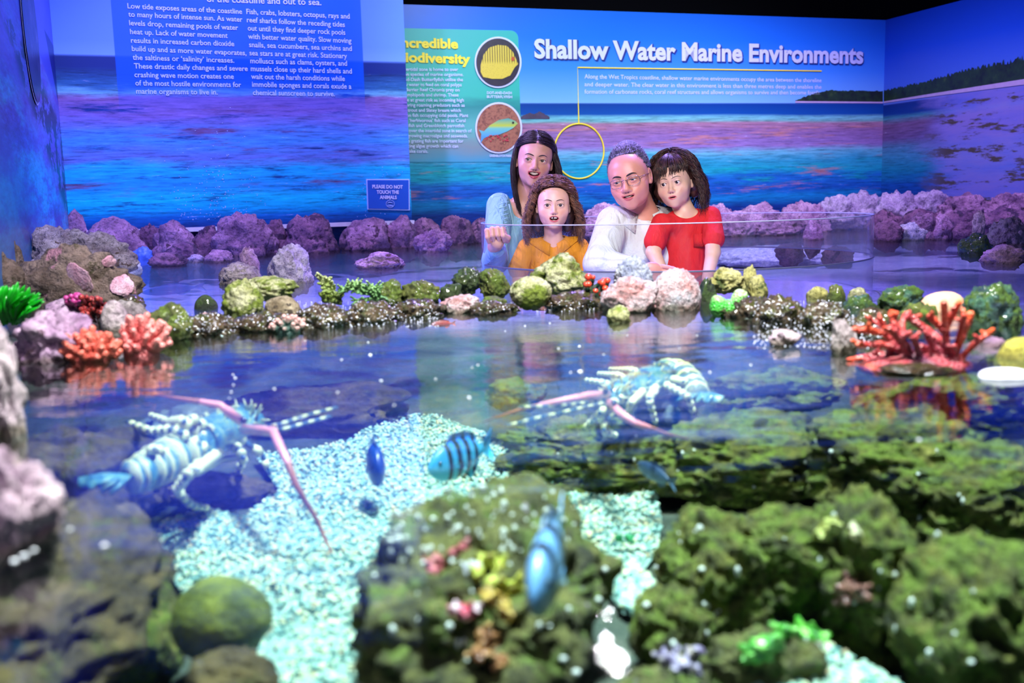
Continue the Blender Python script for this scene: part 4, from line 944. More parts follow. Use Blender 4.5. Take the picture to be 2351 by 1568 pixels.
# ================================================================ gravel, corals, lobsters, fish
m_pupil = plain('pupil_black', (0.004, 0.004, 0.005), 0.1, coat=1.0)
def in_poly(x, y, P):
    c = False; j = len(P) - 1
    for i in range(len(P)):
        if (P[i][1] > y) != (P[j][1] > y) and x < (P[j][0] - P[i][0]) * (y - P[i][1]) / (P[j][1] - P[i][1]) + P[i][0]: c = not c
        j = i
    return c
m_pebble = NT('coral_gravel'); g = m_pebble.n('ShaderNodeNewGeometry'); rnd = g.outputs['Random Per Island']
m_pebble.bsdf(Base_Color=m_pebble.ramp(rnd, [(0, lin(60, 110, 110)), (0.2, lin(120, 170, 160)), (0.5, lin(168, 205, 188)), (0.9, lin(205, 208, 165)), (0.97, lin(200, 180, 140)), (1, lin(90, 80, 70))]), Roughness=0.6)
m_sand = NT('pale_gravel_sand'); g_ = m_sand.n('ShaderNodeNewGeometry').outputs['Position']
m_sand.bsdf(Base_Color=m_sand.ramp(m_sand.voro(g_, 260), [(0.0, lin(180, 205, 190)), (0.6, lin(120, 160, 150)), (0.9, lin(55, 90, 95))]), Roughness=.7, Normal=m_sand.bump(m_sand.voro(g_, 260), .8, .004))
def gravel(polys, z, N, r, seed, label, name='coral_gravel', heap=None):
    rr = random.Random(seed); W_ = []
    for P in polys: W_.append([(onz(px, py, z).x, onz(px, py, z).y) for px, py in P])
    lo = [min(p[0] for P in W_ for p in P), min(p[1] for P in W_ for p in P)]; hi = [max(p[0] for P in W_ for p in P), max(p[1] for P in W_ for p in P)]
    Vb, Fb = ICO[1]; Vs = []; Fs = []; n = 0; k = 0; tries = 0
    while k < N and tries < N * 30:
        tries += 1
        x = rr.uniform(lo[0], hi[0]); y = rr.uniform(lo[1], hi[1])
        if not any(in_poly(x, y, P) for P in W_): continue
        zz = z + 0.010 * noise.noise(Vector((x * 5, y * 5, 2))) + rr.uniform(-.3, .6) * r
        s_ = np.array([r * rr.uniform(.5, 1.4), r * rr.uniform(.4, 1.0), r * rr.uniform(.35, .9)])
        R = np.array(Matrix.Rotation(rr.uniform(0, 6.3), 3, 'Z') @ Matrix.Rotation(rr.uniform(-.5, .5), 3, 'X'))
        Vs.append((Vb * s_) @ R.T + (x, y, zz)); Fs.append(Fb + n); n += len(Vb); k += 1
    bed = MB()                                              # the fine bed under the loose pieces
    for P in W_:
        c = sum((Vector((p[0], p[1], z - .004)) for p in P), Vector()) / len(P); bed.add([Vector((p[0], p[1], z - .004)) for p in P], [tuple(range(len(P)))])
    o = link(name, mesh_np(name, np.concatenate(Vs), np.concatenate(Fs), 3), m_pebble.mat); tag(o, label, 'gravel', kind='stuff')
    b = bed.build('sand_bed', m_sand.mat, o, loc=(0, 0, 0), smooth=False); b['kind'] = 'stuff'
    return o
POLY = [(352, 1250), (372, 1190), (480, 1160), (560, 1180), (640, 1120), (585, 1040), (700, 1035), (800, 1010), (890, 960), (1000, 950), (1100, 985), (1200, 1060), (1260, 1100), (1500, 1100), (1520, 1190),
        (1510, 1260), (1450, 1340), (1300, 1300), (1200, 1500), (900, 1600), (600, 1640), (590, 1480), (420, 1360)]
gravel([POLY], -0.222, 14000, .0044, 3, 'white coral gravel on the pool floor in the middle foreground')
gravel([[(1700, 1640), (1760, 1500), (1880, 1470), (2060, 1560), (2150, 1700)]], -0.205, 900, .005, 4, 'small patch of white gravel at the bottom border right of centre')
gravel([[(1380, 1335), (1460, 1280), (1520, 1370), (1500, 1420), (1430, 1400)]], -0.222, 500, .005, 5, 'narrow tongue of white gravel between the dark rocks')
# white bed seen through the back of the ring
hp = at(1775, 588, 5.75); me = rock_mesh('gravel_heap', (0, 0, 0), (.34, .30, .075), 'crust', 77, 5, amp=.5)
tag(link('gravel_heap', me, rock_mat('white_gravel_bed', lin(170, 175, 215), lin(235, 238, 250), sc=5, dark=.5, tide=0), None, loc=(hp.x, hp.y, -.115)), 'white gravel bed seen under water through the right side of the ring', 'gravel', kind='stuff')
rock(1778, 1852, 556, 596, 'mauve_dark', 'dark submerged rock foot seen through the right side of the ring', Y=5.30, deep=.5)
rock(1884, 1962, 562, 606, 'mauve_dark', 'dark submerged rock at the right end of the ring, seen through it', Y=5.25, deep=.5)

def coral_mat(name, lo, hi, tip, sc=90, wet=.3):
    T = NT(name); a = T.n('ShaderNodeVertexColor'); a.layer_name = 'tone'; p = T.n('ShaderNodeNewGeometry').outputs['Position']
    col = T.ramp(a.outputs[0], [(0, lo), (0.55, hi), (1, tip)]); v = T.voro(p, sc * 3)
    col = T.mix(.5, col, T.mix(1.0, col, T.ramp(v, [(0.05, 1.0), (0.5, 0.62)]), 'MULTIPLY'))
    T.bsdf(Base_Color=col, Roughness=.45, Coat_Weight=wet, Coat_Roughness=.15, Normal=T.bump(v, .7, .4 / sc)); return T.mat
def tips_tone(V, base, R):
    return np.clip(np.linalg.norm((V - base) * (1, 1, 1.0), axis=1) / R, 0, 1) ** 1.3
def coral(name, label, fld, mat, tone, cat='coral', parent=None):
    V, F = fld.mesh(name); me = mesh_np(name, V, F); t = tone(V); color_attr(me, np.stack([t, t, t], 1))
    o = link(name, me, mat, parent); return tag(o, label, cat) if label else o
def finger_coral(x0, x1, yt, yb, N, label, mat, seed, Y=None, rf=.11, lean=0, tuft=1.0):
    rr = random.Random(seed); P = np.array(at((x0 + x1) / 2, yb, Y) if Y else onz((x0 + x1) / 2, yb, 0)); s = ppm(P); w = (x1 - x0) / 2 / s; h = (yb - yt) / s
    P = P + (0, w * .5, 0); r = w * rf
    f = Field(P - (w * 1.3, w * 1.1, .02), P + (w * 1.3, w * 1.1, h * 1.25), max(.0011, r * .22))
    f.ell(P, (w * .62, w * .5, h * .45), .01)
    for i in range(N):
        u = math.sqrt((i + .5) / N) * .98; a = i * 2.399963 + rr.uniform(-.15, .15)
        d = np.array((math.sin(u * 1.45) * math.cos(a), math.sin(u * 1.45) * math.sin(a) * .8, math.cos(u * 1.45)))
        b = P + d * (w * .5, w * .42, h * .40); e = P + d * (w, w * .85, h) * rr.uniform(.86, 1.04) + (lean * h * .1, 0, rr.uniform(0, .12) * h)
        m = (b + e) / 2 + np.array([rr.uniform(-1, 1) * r * .4 for _ in range(3)])
        f.chain([b, m, e], [r * .8, r * 1.0, r * .80], r * .35)
    return coral('finger_coral', label, f, mat, lambda V: np.clip(np.linalg.norm((V - P) / (w, w * .85, h), axis=1), 0, 1) ** 2)
finger_coral(120, 266, 764, 832, 46, 'orange pink finger coral colony, left of the pair at the left water edge', coral_mat('orange_finger_coral', lin(70, 30, 40), lin(205, 75, 60), lin(235, 115, 95)), 1, rf=.135)
finger_coral(246, 380, 730, 818, 42, 'salmon pink finger coral colony, right of the pair at the left water edge', coral_mat('pink_finger_coral', lin(90, 40, 55), lin(225, 100, 100), lin(250, 150, 145)), 2, rf=.14, lean=1)
finger_coral(614, 702, 728, 766, 20, 'small dark green polyps with pale pink tips before the arch rock', coral_mat('pink_tipped_polyps', lin(15, 45, 45), lin(50, 85, 75), lin(245, 185, 180)), 3, rf=.15)
# red tipped polyps and the button polyps
def polyps(x0, x1, y0, y1, N, label, mats, seed, Y, r, name='polyps', stalk=True, dimple=True):
    rr = random.Random(seed); c = at((x0 + x1) / 2, (y0 + y1) / 2, Y); root = empty(name, at((x0 + x1) / 2, y1, Y), label, 'coral')
    mb = MB()
    for i in range(N):
        px = rr.uniform(x0, x1); py = rr.uniform(y0, y1); dy = rr.uniform(-.01, .02)
        p = at(px, py, Y + dy); q = rr.uniform(.75, 1.2) * r
        d = Vector((rr.uniform(-.6, .6), -1.0, rr.uniform(.2, .9))).normalized()
        M = d.to_track_quat('Z', 'Y').to_matrix()
        mb.ball(p, (q, q, q * .9), 10, 7, M=M, m=0)
        if dimple: mb.ball(p + d * q * .62, (q * .5, q * .5, q * .45), 8, 5, M=M, m=1)
        if stalk: mb.tube([p, p - d * .02 - Vector((0, 0, .012))], [q * .8, q * .5], 6, m=1)
    return mb.build('polyp_heads', mats, root)
polyps(186, 246, 680, 724, 46, 'cluster of brick red button polyps under the brown boulder', [plain('brick_polyp', lin(180, 60, 60), .4, coat=.4), plain('dark_polyp_centre', lin(95, 25, 35), .4)], 5, 2.28, .0062)
polyps(150, 192, 676, 696, 14, 'small magenta polyp cluster left of the brick red ones', [plain('magenta_polyp', lin(205, 70, 150), .4, coat=.4), plain('magenta_centre', lin(130, 30, 90), .4)], 6, 2.30, .0075, dimple=False)
polyps(1342, 1402, 630, 676, 13, 'red tipped green polyps left of the white crusted pile', [plain('red_polyp_tip', lin(225, 75, 50), .35, coat=.5, var=.3), plain('green_polyp_stalk', lin(40, 90, 70), .4)], 7, 2.40, .0080, dimple=False)
# orange branching coral
OB = [((1590, 1450), (1500, 1300), (1395, 1175), 34), ((1480, 1350), (1340, 1200), (1135, 1175), 25), ((1500, 1330), (1320, 1285), (1160, 1290), 24), ((1450, 1290), (1425, 1150), (1398, 1060), 28), ((1790, 1290), (1660, 1190), (1505, 1075), 30),
      ((1480, 1230), (1470, 1150), (1500, 1068), 24), ((1800, 1380), (1785, 1180), (1775, 985), 27), ((1785, 1180), (1830, 1080), (1885, 985), 26), ((1795, 1230), (1740, 1150), (1670, 1085), 24), ((1840, 1390), (1900, 1230), (1965, 1070), 30),
      ((1870, 1290), (1905, 1160), (1925, 1080), 22), ((1880, 1400), (1990, 1290), (2125, 1185), 22), ((1600, 1430), (1350, 1350), (1090, 1400), 22), ((1370, 1190), (1300, 1130), (1240, 1115), 20), ((1360, 1180), (1330, 1130), (1310, 1095), 18),
      ((1850, 1440), (1860, 1370), (1850, 1300), 22), ((1640, 1430), (1590, 1330), (1560, 1240), 24), ((1600, 1300), (1700, 1330), (1790, 1330), 26), ((1400, 1400), (1380, 1340), (1440, 1300), 20), ((1700, 1450), (1710, 1330), (1660, 1230), 26)]
cpx = lambda q: (1600 + q[0] / 3.13, 380 + q[1] / 3.13)
bc = np.array(onz(2140, 850, 0)) + (0, .06, 0); f = Field(bc - (.17, .12, .015), bc + (.14, .13, .135), .0018); rr = random.Random(8)
for i, (p, q, e, r) in enumerate(OB):
    yo = rr.uniform(-.05, .06); Yb = bc[1]
    P = [np.array(at(*cpx(a), Yb + yo * k)) for a, k in ((p, .25), (q, .7), (e, 1.0))]; r_ = r / 3.13 / 1560
    f.chain(P, [r_ * 1.05, r_, r_ * .92], .004)
    for k in range(2):                                       # stubby knobs
        t = rr.uniform(.3, .9); a_ = P[1] + (P[2] - P[1]) * t; f.cap(a_, a_ + np.array((rr.uniform(-1, 1), rr.uniform(-1, 1), rr.uniform(.2, 1))) * .013, r_ * .8, r_ * .6, .003)
f.ell(bc + (0, 0, -.005), (.085, .05, .018), .01)
coral('branching_coral', 'bright orange branching coral with maroon stems at the right water edge', f, coral_mat('orange_branching_coral', lin(95, 40, 70), lin(190, 62, 62), lin(250, 98, 40), 60),
      lambda V: np.clip((np.hypot((V[:, 0] - bc[0]) / .11, (V[:, 2] - bc[2]) / .10)) * .85 + .12 * np.sin(V[:, 0] * 120 + V[:, 2] * 90), 0, 1))
# green leafy coral at the left border
gc = at(30, 750, 2.25); root = empty('leafy_coral', gc, 'bright green leafy coral fan at the left border', 'coral'); rr = random.Random(3)
mg = plain('vivid_green_leaf', lin(10, 170, 20), .4, coat=.3, var=.35); mb = MB()
for i in range(110):
    a = rr.uniform(-1.35, 1.3); L = rr.uniform(.55, 1.0); Yd = rr.uniform(-.07, .03)
    b = at(28 + 22 * math.sin(a) + rr.uniform(-15, 15), 745 - rr.uniform(0, 40), 2.25 + Yd); tip = at(24 + 88 * math.sin(a) * L, 742 - 98 * math.cos(a) ** .7 * L if math.cos(a) > 0 else 742, 2.25 + Yd - .03)
    m_ = (b + tip) / 2 + Vector((rr.uniform(-.006, .006), -.012, .004)); w = rr.uniform(.0075, .0120)
    mb.tube([b, m_ * .5 + b * .5, m_, m_ * .4 + tip * .6, tip], [w * .6, w * .9, w, w * .8, w * .15], 7, flat=.4)
mb.build('leaves', mg, root)
# green lobed clam
def blob(name, label, prims, h, mat, cat='coral', k=.004, tone=None):
    pts = np.array([p[0] for p in prims]); rm = max(max(p[1]) if hasattr(p[1], '__len__') else p[1] for p in prims)
    f = Field(pts.min(0) - rm * 1.4, pts.max(0) + rm * 1.4, h)
    for c, r in prims: f.ell(c, r, k)
    lo, hi = pts.min(0)[2] - rm, pts.max(0)[2] + rm
    return coral(name, label, f, mat, tone or (lambda V: np.clip((V[:, 2] - V[:, 2].min()) / (V[:, 2].max() - V[:, 2].min()), 0, 1)), cat)
Pc = lambda px, py, Y: np.array(at(px, py, Y))
Yc = onz(1678, 728, 0).y
blob('green_coral', 'bright green three lobed coral with pale rims at the right ridge', [(Pc(1650, 705, Yc + .03), (.020, .02, .024)), (Pc(1674, 708, Yc + .025), (.017, .018, .020)), (Pc(1698, 697, Yc + .03), (.020, .02, .032)), (Pc(1706, 684, Yc + .03), (.012, .012, .016)), (Pc(1645, 690, Yc + .03), (.012, .012, .012))], .0018,
     coral_mat('vivid_green_clam', lin(120, 200, 90), lin(60, 190, 60), lin(225, 245, 180), 50), k=.003)
# green knobbly branching coral and frill on the ridge
def tree_coral(name, label, pts, r, mat, seed, Y, n=60, spread=.012):
    rr = random.Random(seed); P = [Pc(*p, Y) for p in pts]; a = np.array(P); f = Field(a.min(0) - .035, a.max(0) + .035, max(.0015, r * .35)); f.chain(P, [r * 1.6] * len(P), r)
    for i in range(n):
        k = rr.randrange(len(P) - 1); t = rr.random(); b = P[k] + (P[k + 1] - P[k]) * t; d = np.array((rr.uniform(-1, 1), rr.uniform(-1, .4), rr.uniform(-.5, 1)))
        f.cap(b, b + d * spread, r, r * .7, r * .5)
    return coral(name, label, f, mat, lambda V: np.clip((V[:, 2] - V[:, 2].min()) / np.ptp(V[:, 2]) * .6 + .4 * np.random.RandomState(1).rand(len(V)), 0, 1))
mcg = coral_mat('cream_green_coral', lin(40, 55, 20), lin(130, 150, 60), lin(240, 240, 190), 70)
tree_coral('knobbly_coral', 'cream and green knobbly coral branch standing on the ridge left of centre', [(740, 640), (752, 660), (768, 678), (778, 692), (745, 688)], .0048, mcg, 4, 2.42, 90, .017)
tree_coral('frilly_coral', 'frilly pale green coral clump on the ridge beside the knobbly branch', [(790, 668), (812, 656), (835, 672), (858, 662), (872, 684), (820, 690)], .0034, coral_mat('frilly_green_coral', lin(60, 100, 60), lin(120, 170, 100), lin(200, 225, 150), 70), 5, 2.40, 170, .020)
# pink crust patches on the brown boulder
bould = [o for o in COL.objects if o.get('label', '').startswith('big brown boulder')][0]
mp = rock_mat('pink_crust', lin(215, 150, 170), lin(245, 200, 215), sc=3, dark=.7, bump=.4)
for i, (x, y, w, h) in enumerate(((178, 640, 36, 40), (280, 655, 27, 27), (163, 704, 20, 16), (250, 600, 18, 14))):
    d = ray(x, y).normalized(); bpy.context.view_layer.update()
    ok, loc, nrm, _ = bould.ray_cast(CAM - bould.location, d)
    if ok:
        s = ppm(loc + bould.location); me = rock_mesh('pink_crust', (0, 0, 0), (w / s, h / s, .006), 'smooth', 50 + i, 4, amp=4.5)
        o = link('pink_crust', me, mp, bould, loc=loc); o.rotation_euler = nrm.to_track_quat('Z', 'Y').to_euler(); o['label'] = 'pink crust patch'
# corals on the central boulder
bpy.context.view_layer.update()
dg = bpy.context.evaluated_depsgraph_get()
def on_rock(px, py):                                        # where the direction meets the underwater rocks
    d = ray(px, py).normalized(); best = None
    for o in COL.objects:
        if o.type == 'MESH' and o.name.startswith('reef_rock') and 'print' not in o.name:
            ok, loc, n, _ = o.ray_cast(CAM - o.location, d)
            if ok:
                q = loc + o.location; t = (q - CAM).length
                if best is None or t < best[0]: best = (t, q, n)
    return (best[1], best[2]) if best else (onz(px, py, -.2), Vector((0, 0, 1)))
def clump(name, label, pix, r, mat, seed, n=14, cat='coral'):
    rr = random.Random(seed); P = [np.array(on_rock(*p)[0]) for p in pix]; s = ppm(P[0]); a = np.array(P); rm = r / s
    f = Field(a.min(0) - rm * 2.6, a.max(0) + rm * 2.6, rm * .22)
    for p in P: f.ell(p, rm * .9, rm * .5)
    for i in range(n):
        p = P[rr.randrange(len(P))]; d = np.array((rr.uniform(-1, 1), rr.uniform(-1, .2), rr.uniform(-.3, 1))); d /= np.linalg.norm(d); f.cap(p, p + d * rm * 1.3, rm * .5, rm * .36, rm * .2)
    return coral(name, label, f, mat, lambda V: np.clip(.5 + .5 * np.sin(V[:, 0] * 300) * np.sin(V[:, 2] * 260 + 1), 0, 1), cat)
clump('pink_coral', 'rose pink coral chunk on the big centre boulder', [(985, 1300), (1010, 1290), (1045, 1270), (1065, 1258), (1000, 1315)], 16, coral_mat('rose_coral', lin(150, 60, 70), lin(215, 100, 110), lin(240, 160, 160), 120), 1)
clump('yellow_coral', 'lime yellow cauliflower coral in the middle of the centre boulder', [(1090, 1320), (1115, 1285), (1145, 1300), (1130, 1340), (1165, 1360), (1190, 1345)], 21, coral_mat('lime_yellow_coral', lin(150, 130, 40), lin(200, 205, 60), lin(240, 240, 120), 100), 2, 40)
clump('yellow_coral', 'orange tinted yellow coral below the lime yellow one', [(1140, 1390), (1160, 1410), (1125, 1375)], 20, coral_mat('orange_yellow_coral', lin(160, 90, 40), lin(205, 170, 60), lin(235, 190, 110), 100), 3, 20)
clump('pink_coral', 'pink and white coral knob low on the centre boulder', [(1050, 1405), (1072, 1412), (1085, 1398)], 17, coral_mat('pink_white_coral', lin(220, 60, 90), lin(240, 130, 150), lin(250, 225, 230), 100), 4, 16)
clump('brown_coral', 'orange brown coral patch near the bottom of the centre boulder', [(1110, 1460), (1140, 1475), (1100, 1500), (1150, 1520)], 22, coral_mat('orange_brown_coral', lin(110, 60, 30), lin(170, 110, 60), lin(200, 150, 90), 80), 5, 24)
clump('white_coral', 'small white coral lump beside the rose pink chunk', [(1070, 1305), (1085, 1298)], 13, coral_mat('white_coral', lin(190, 190, 200), lin(230, 230, 235), lin(250, 250, 250), 100), 6, 8)
clump('yellow_coral', 'pale yellow coral tuft on the olive lump at lower right', [(1890, 1225), (1905, 1205), (1925, 1215)], 20, coral_mat('pale_yellow_coral', lin(150, 150, 60), lin(200, 205, 110), lin(235, 230, 150), 80), 7, 20)
clump('cream_coral', 'cream coloured coral nub right of the pale yellow tuft', [(1960, 1218), (1968, 1232)], 15, coral_mat('cream_coral', lin(210, 190, 130), lin(240, 225, 170), lin(250, 240, 200), 80), 8, 6)
clump('brown_coral', 'dusky pink coral head on the lower right reef', [(1955, 1345), (1975, 1360), (1940, 1365)], 24, coral_mat('dusky_coral', lin(90, 50, 45), lin(150, 95, 80), lin(170, 120, 100), 80), 9, 10)
clump('green_coral', 'bright green tuft beside the small gravel patch at the bottom', [(1800, 1455), (1840, 1450), (1870, 1465), (1760, 1480), (1735, 1500)], 26, coral_mat('bright_green_tuft', lin(30, 110, 30), lin(90, 190, 50), lin(160, 230, 110), 80), 10, 40)
clump('green_coral', 'small emerald leaf on the gravel right of centre', [(1420, 1236), (1445, 1238)], 11, coral_mat('emerald_leaf', lin(0, 90, 50), lin(0, 150, 80), lin(60, 190, 110), 80), 11, 6)
clump('pink_coral', 'pale lilac patchy coral at the bottom border right of the lamp glint', [(1520, 1500), (1550, 1520), (1600, 1500), (1580, 1545)], 22, coral_mat('lilac_coral', lin(120, 100, 140), lin(180, 165, 200), lin(220, 200, 180), 80), 12, 26)
rr = random.Random(19)
chips = MB(); root = empty('shell_chips', on_rock(1150, 1250)[0], 'white shell chips scattered over the underwater rocks', 'shell chips', kind='stuff')
for i in range(190):
    px = rr.uniform(860, 2300); py = rr.uniform(1000, 1560)
    if rr.random() < .45: px, py = rr.uniform(880, 1420), rr.uniform(1120, 1300)
    q, n = on_rock(px, py)
    if q.z < -.19: continue
    r = rr.uniform(.0014, .0036); chips.ball(q + n * r * .4, (r * rr.uniform(.6, 1.2), r, r * rr.uniform(.6, 1.8)), 6, 5)
chips.build('chips', plain('white_shell_chip', lin(230, 235, 225), .4), root)

# ---------------------------------------------------------------- lobsters
mb_blue = NT('blue_green_shell'); tc = mb_blue.n('ShaderNodeNewGeometry').outputs['Position']
mb_blue.bsdf(Base_Color=mb_blue.ramp(mb_blue.noise(tc, 45, 5, .65), [(.35, lin(30, 80, 115)), (.52, lin(85, 145, 150)), (.70, lin(175, 182, 105))]), Roughness=.3, Coat_Weight=.4, Normal=mb_blue.bump(mb_blue.noise(tc, 120, 3), .5, .004)); mb_blue = mb_blue.mat
m_leg1 = plain('pale_leg_band', lin(222, 222, 165), .35, coat=.4, var=.1); m_leg2 = plain('dark_leg_band', lin(60, 95, 115), .35, coat=.4)
m_ant = plain('pink_antenna', lin(235, 150, 150), .45, coat=.3); m_ant2 = plain('rust_antenna_whip', lin(170, 105, 65), .5)
def lobster(label, zb, spine, legs, antennae, feelers, rad, eyes, foot):
    root = empty('spiny_lobster', foot, label, 'lobster'); Q = lambda p, z=None: Vector(onz(p[0], p[1], zb if z is None else z))
    S_ = [Q(p) for p in spine]; n = len(S_)
    mb = MB()                                             # carapace: from the middle to the head
    k0 = n // 2
    mb.tube(S_[k0:], [rad * q for q in np.interp(np.linspace(0, 1, n - k0), [0, .35, .8, 1], [.95, 1.0, .75, .45])], 14)
    rr = random.Random(2)
    for i in range(60):
        t = rr.uniform(0, .98) * (n - k0 - 1); a = S_[k0 + int(t)].lerp(S_[min(k0 + int(t) + 1, n - 1)], t % 1); ph = rr.uniform(-1.6, 1.6); d = Vector((math.sin(ph) * .8, -.5, math.cos(ph)))
        mb.tube([a + d * rad * .6, a + d * rad * 1.18], [rad * .10, rad * .02], 5, m=1)
    mb.build('carapace', [mb_blue, m_leg1], root)
    mb = MB(); seg = 6; A_ = S_[:k0 + 1]
    for i in range(seg):
        t0 = i / seg * k0; t1 = (i + .9) / seg * k0; P = [A_[min(int(t), k0 - 1)].lerp(A_[min(int(t) + 1, k0)], t - min(int(t), k0 - 1)) for t in (t0, (t0 + t1) / 2, t1)]
        r0 = rad * (.62 + .36 * i / seg); mb.tube(P, [r0 * 1.02, r0 * 1.08, r0 * .86], 14, m=0); mb.tube([P[0], P[0].lerp(P[1], .3)], [r0 * 1.10, r0 * 1.12], 14, m=1)
    mb.build('tail_segments', [mb_blue, m_leg1], root)
    d = (S_[0] - S_[1]).normalized(); sd = d.cross(Vector((0, 0, 1))).normalized(); mb = MB()
    for k in (-2, -1, 0, 1, 2):
        e = S_[0] + d * rad * 1.5 + sd * rad * .55 * k; mb.tube([S_[0], S_[0].lerp(e, .5), e], [rad * .18, rad * .34, rad * .26], 8, flat=.3)
    mb.build('tail_fan', mb_blue, root)
    for L in legs:
        pts = [Q(p, z) for *p, z in L]; mb = MB(); N = max(4, int(sum((pts[i + 1] - pts[i]).length for i in range(len(pts) - 1)) / (rad * .42)))
        tt = np.linspace(0, len(pts) - 1.001, N + 1); X = [pts[int(t)].lerp(pts[int(t) + 1], t % 1) for t in tt]
        for i in range(N):
            r = rad * .17 * (1.15 - .5 * i / N); c = (X[i] + X[i + 1]) / 2
            mb.tube([X[i], c, X[i + 1]], [r * (.75 if i % 2 else 1.1), r * (.8 if i % 2 else 1.5), r * (.75 if i % 2 else 1.1)], 7, m=i % 2)
        mb.build('leg', [m_leg1, m_leg2], root)
    for L in antennae:
        pts = [Q(p, z) for *p, z in L]; mb = MB(); k = len(pts); r = [rad * .19 * (1 - i / (k - 1)) ** .8 + rad * .035 for i in range(k)]
        mb.tube(pts, r, 8); o = mb.build('antenna', [m_ant, m_ant2], root); mi = [1 if i // 8 > k * .35 else 0 for i in range(len(o.data.polygons))]; o.data.polygons.foreach_set('material_index', mi)
    for L in feelers:
        pts = [Q(p, z) for *p, z in L]; mb = MB(); N = 16; tt = np.linspace(0, len(pts) - 1.001, N + 1); X = [pts[int(t)].lerp(pts[int(t) + 1], t % 1) for t in tt]
        for i in range(N): mb.tube([X[i], X[i + 1]], rad * .075, 6, m=i % 2)
        mb.build('feeler', [m_leg1, m_leg2], root)
    mb = MB()
    for p in eyes: mb.ball(Q(p, zb + rad * .8), rad * .16, 10, 8)
    mb.build('eye', m_pupil, root)
    return root
lobster('blue green spiny lobster climbing the brown block at left, pink feeler over the gravel', -.105, [(300, 1095), (325, 1088), (355, 1070), (395, 1052), (430, 1035), (470, 1010), (515, 985), (560, 962), (590, 968)],
        [[(470, 1030, -.10), (400, 985, -.06), (345, 990, -.07), (292, 968, -.09)], [(480, 1015, -.10), (420, 965, -.05), (385, 968, -.07), (345, 953, -.09)], [(500, 1000, -.1), (440, 960, -.05), (420, 985, -.08), (395, 962, -.09)], [(420, 1050, -.11), (350, 1030, -.07), (318, 1062, -.12)],
         [(470, 1055, -.12), (430, 1090, -.10), (405, 1125, -.14), (440, 1160, -.18), (482, 1168, -.21)], [(500, 1040, -.12), (450, 1080, -.10), (500, 1058, -.15), (545, 1050, -.2)], [(530, 1010, -.12), (560, 1050, -.14), (545, 1090, -.2), (575, 1140, -.22)], [(540, 1000, -.12), (600, 1040, -.16), (620, 1090, -.2)]],
        [[(560, 985, -.09), (600, 988, -.07), (628, 992, -.06), (645, 1030, -.07), (662, 1065, -.09), (678, 1110, -.11), (700, 1150, -.14), (728, 1195, -.17), (745, 1235, -.2), (765, 1275, -.215)], [(550, 965, -.08), (525, 945, -.05), (505, 930, -.04), (460, 922, -.035), (410, 915, -.03), (350, 905, -.025)]],
        [[(580, 985, -.08), (640, 975, -.05), (700, 955, -.05), (775, 935, -.05)], [(575, 990, -.09), (650, 985, -.07), (760, 955, -.07)]], .036, [(520, 955), (560, 965)], onz(430, 1120, -.16))
lobster('blue green spiny lobster behind the gravel right of centre, two pink feelers spread', -.07, [(1600, 905), (1590, 885), (1570, 866), (1545, 858), (1520, 868), (1490, 880), (1455, 895), (1420, 908), (1395, 918)],
        [[(1540, 870, -.07), (1575, 878, -.05), (1604, 910, -.10)], [(1530, 885, -.07), (1580, 910, -.06), (1600, 975, -.12)], [(1505, 890, -.07), (1490, 915, -.06), (1505, 970, -.11)], [(1480, 895, -.07), (1450, 925, -.06), (1440, 955, -.11)],
         [(1440, 905, -.07), (1380, 945, -.07), (1340, 985, -.12)], [(1430, 900, -.07), (1390, 880, -.05), (1340, 872, -.08)], [(1460, 885, -.07), (1420, 862, -.04), (1370, 858, -.08)], [(1500, 870, -.07), (1450, 850, -.04), (1400, 848, -.08)], [(1410, 920, -.07), (1385, 990, -.1), (1415, 1000, -.12)]],
        [[(1400, 925, -.06), (1425, 950, -.05), (1455, 970, -.06), (1490, 982, -.07), (1525, 995, -.09), (1580, 1008, -.11)], [(1395, 905, -.06), (1350, 908, -.04), (1300, 918, -.04), (1240, 930, -.05), (1180, 945, -.07), (1105, 970, -.09)]],
        [[(1385, 925, -.06), (1320, 940, -.05), (1230, 960, -.06), (1160, 978, -.07)], [(1380, 920, -.06), (1300, 930, -.05), (1190, 935, -.05)]], .032, [(1390, 900), (1410, 925)], onz(1490, 940, -.12))
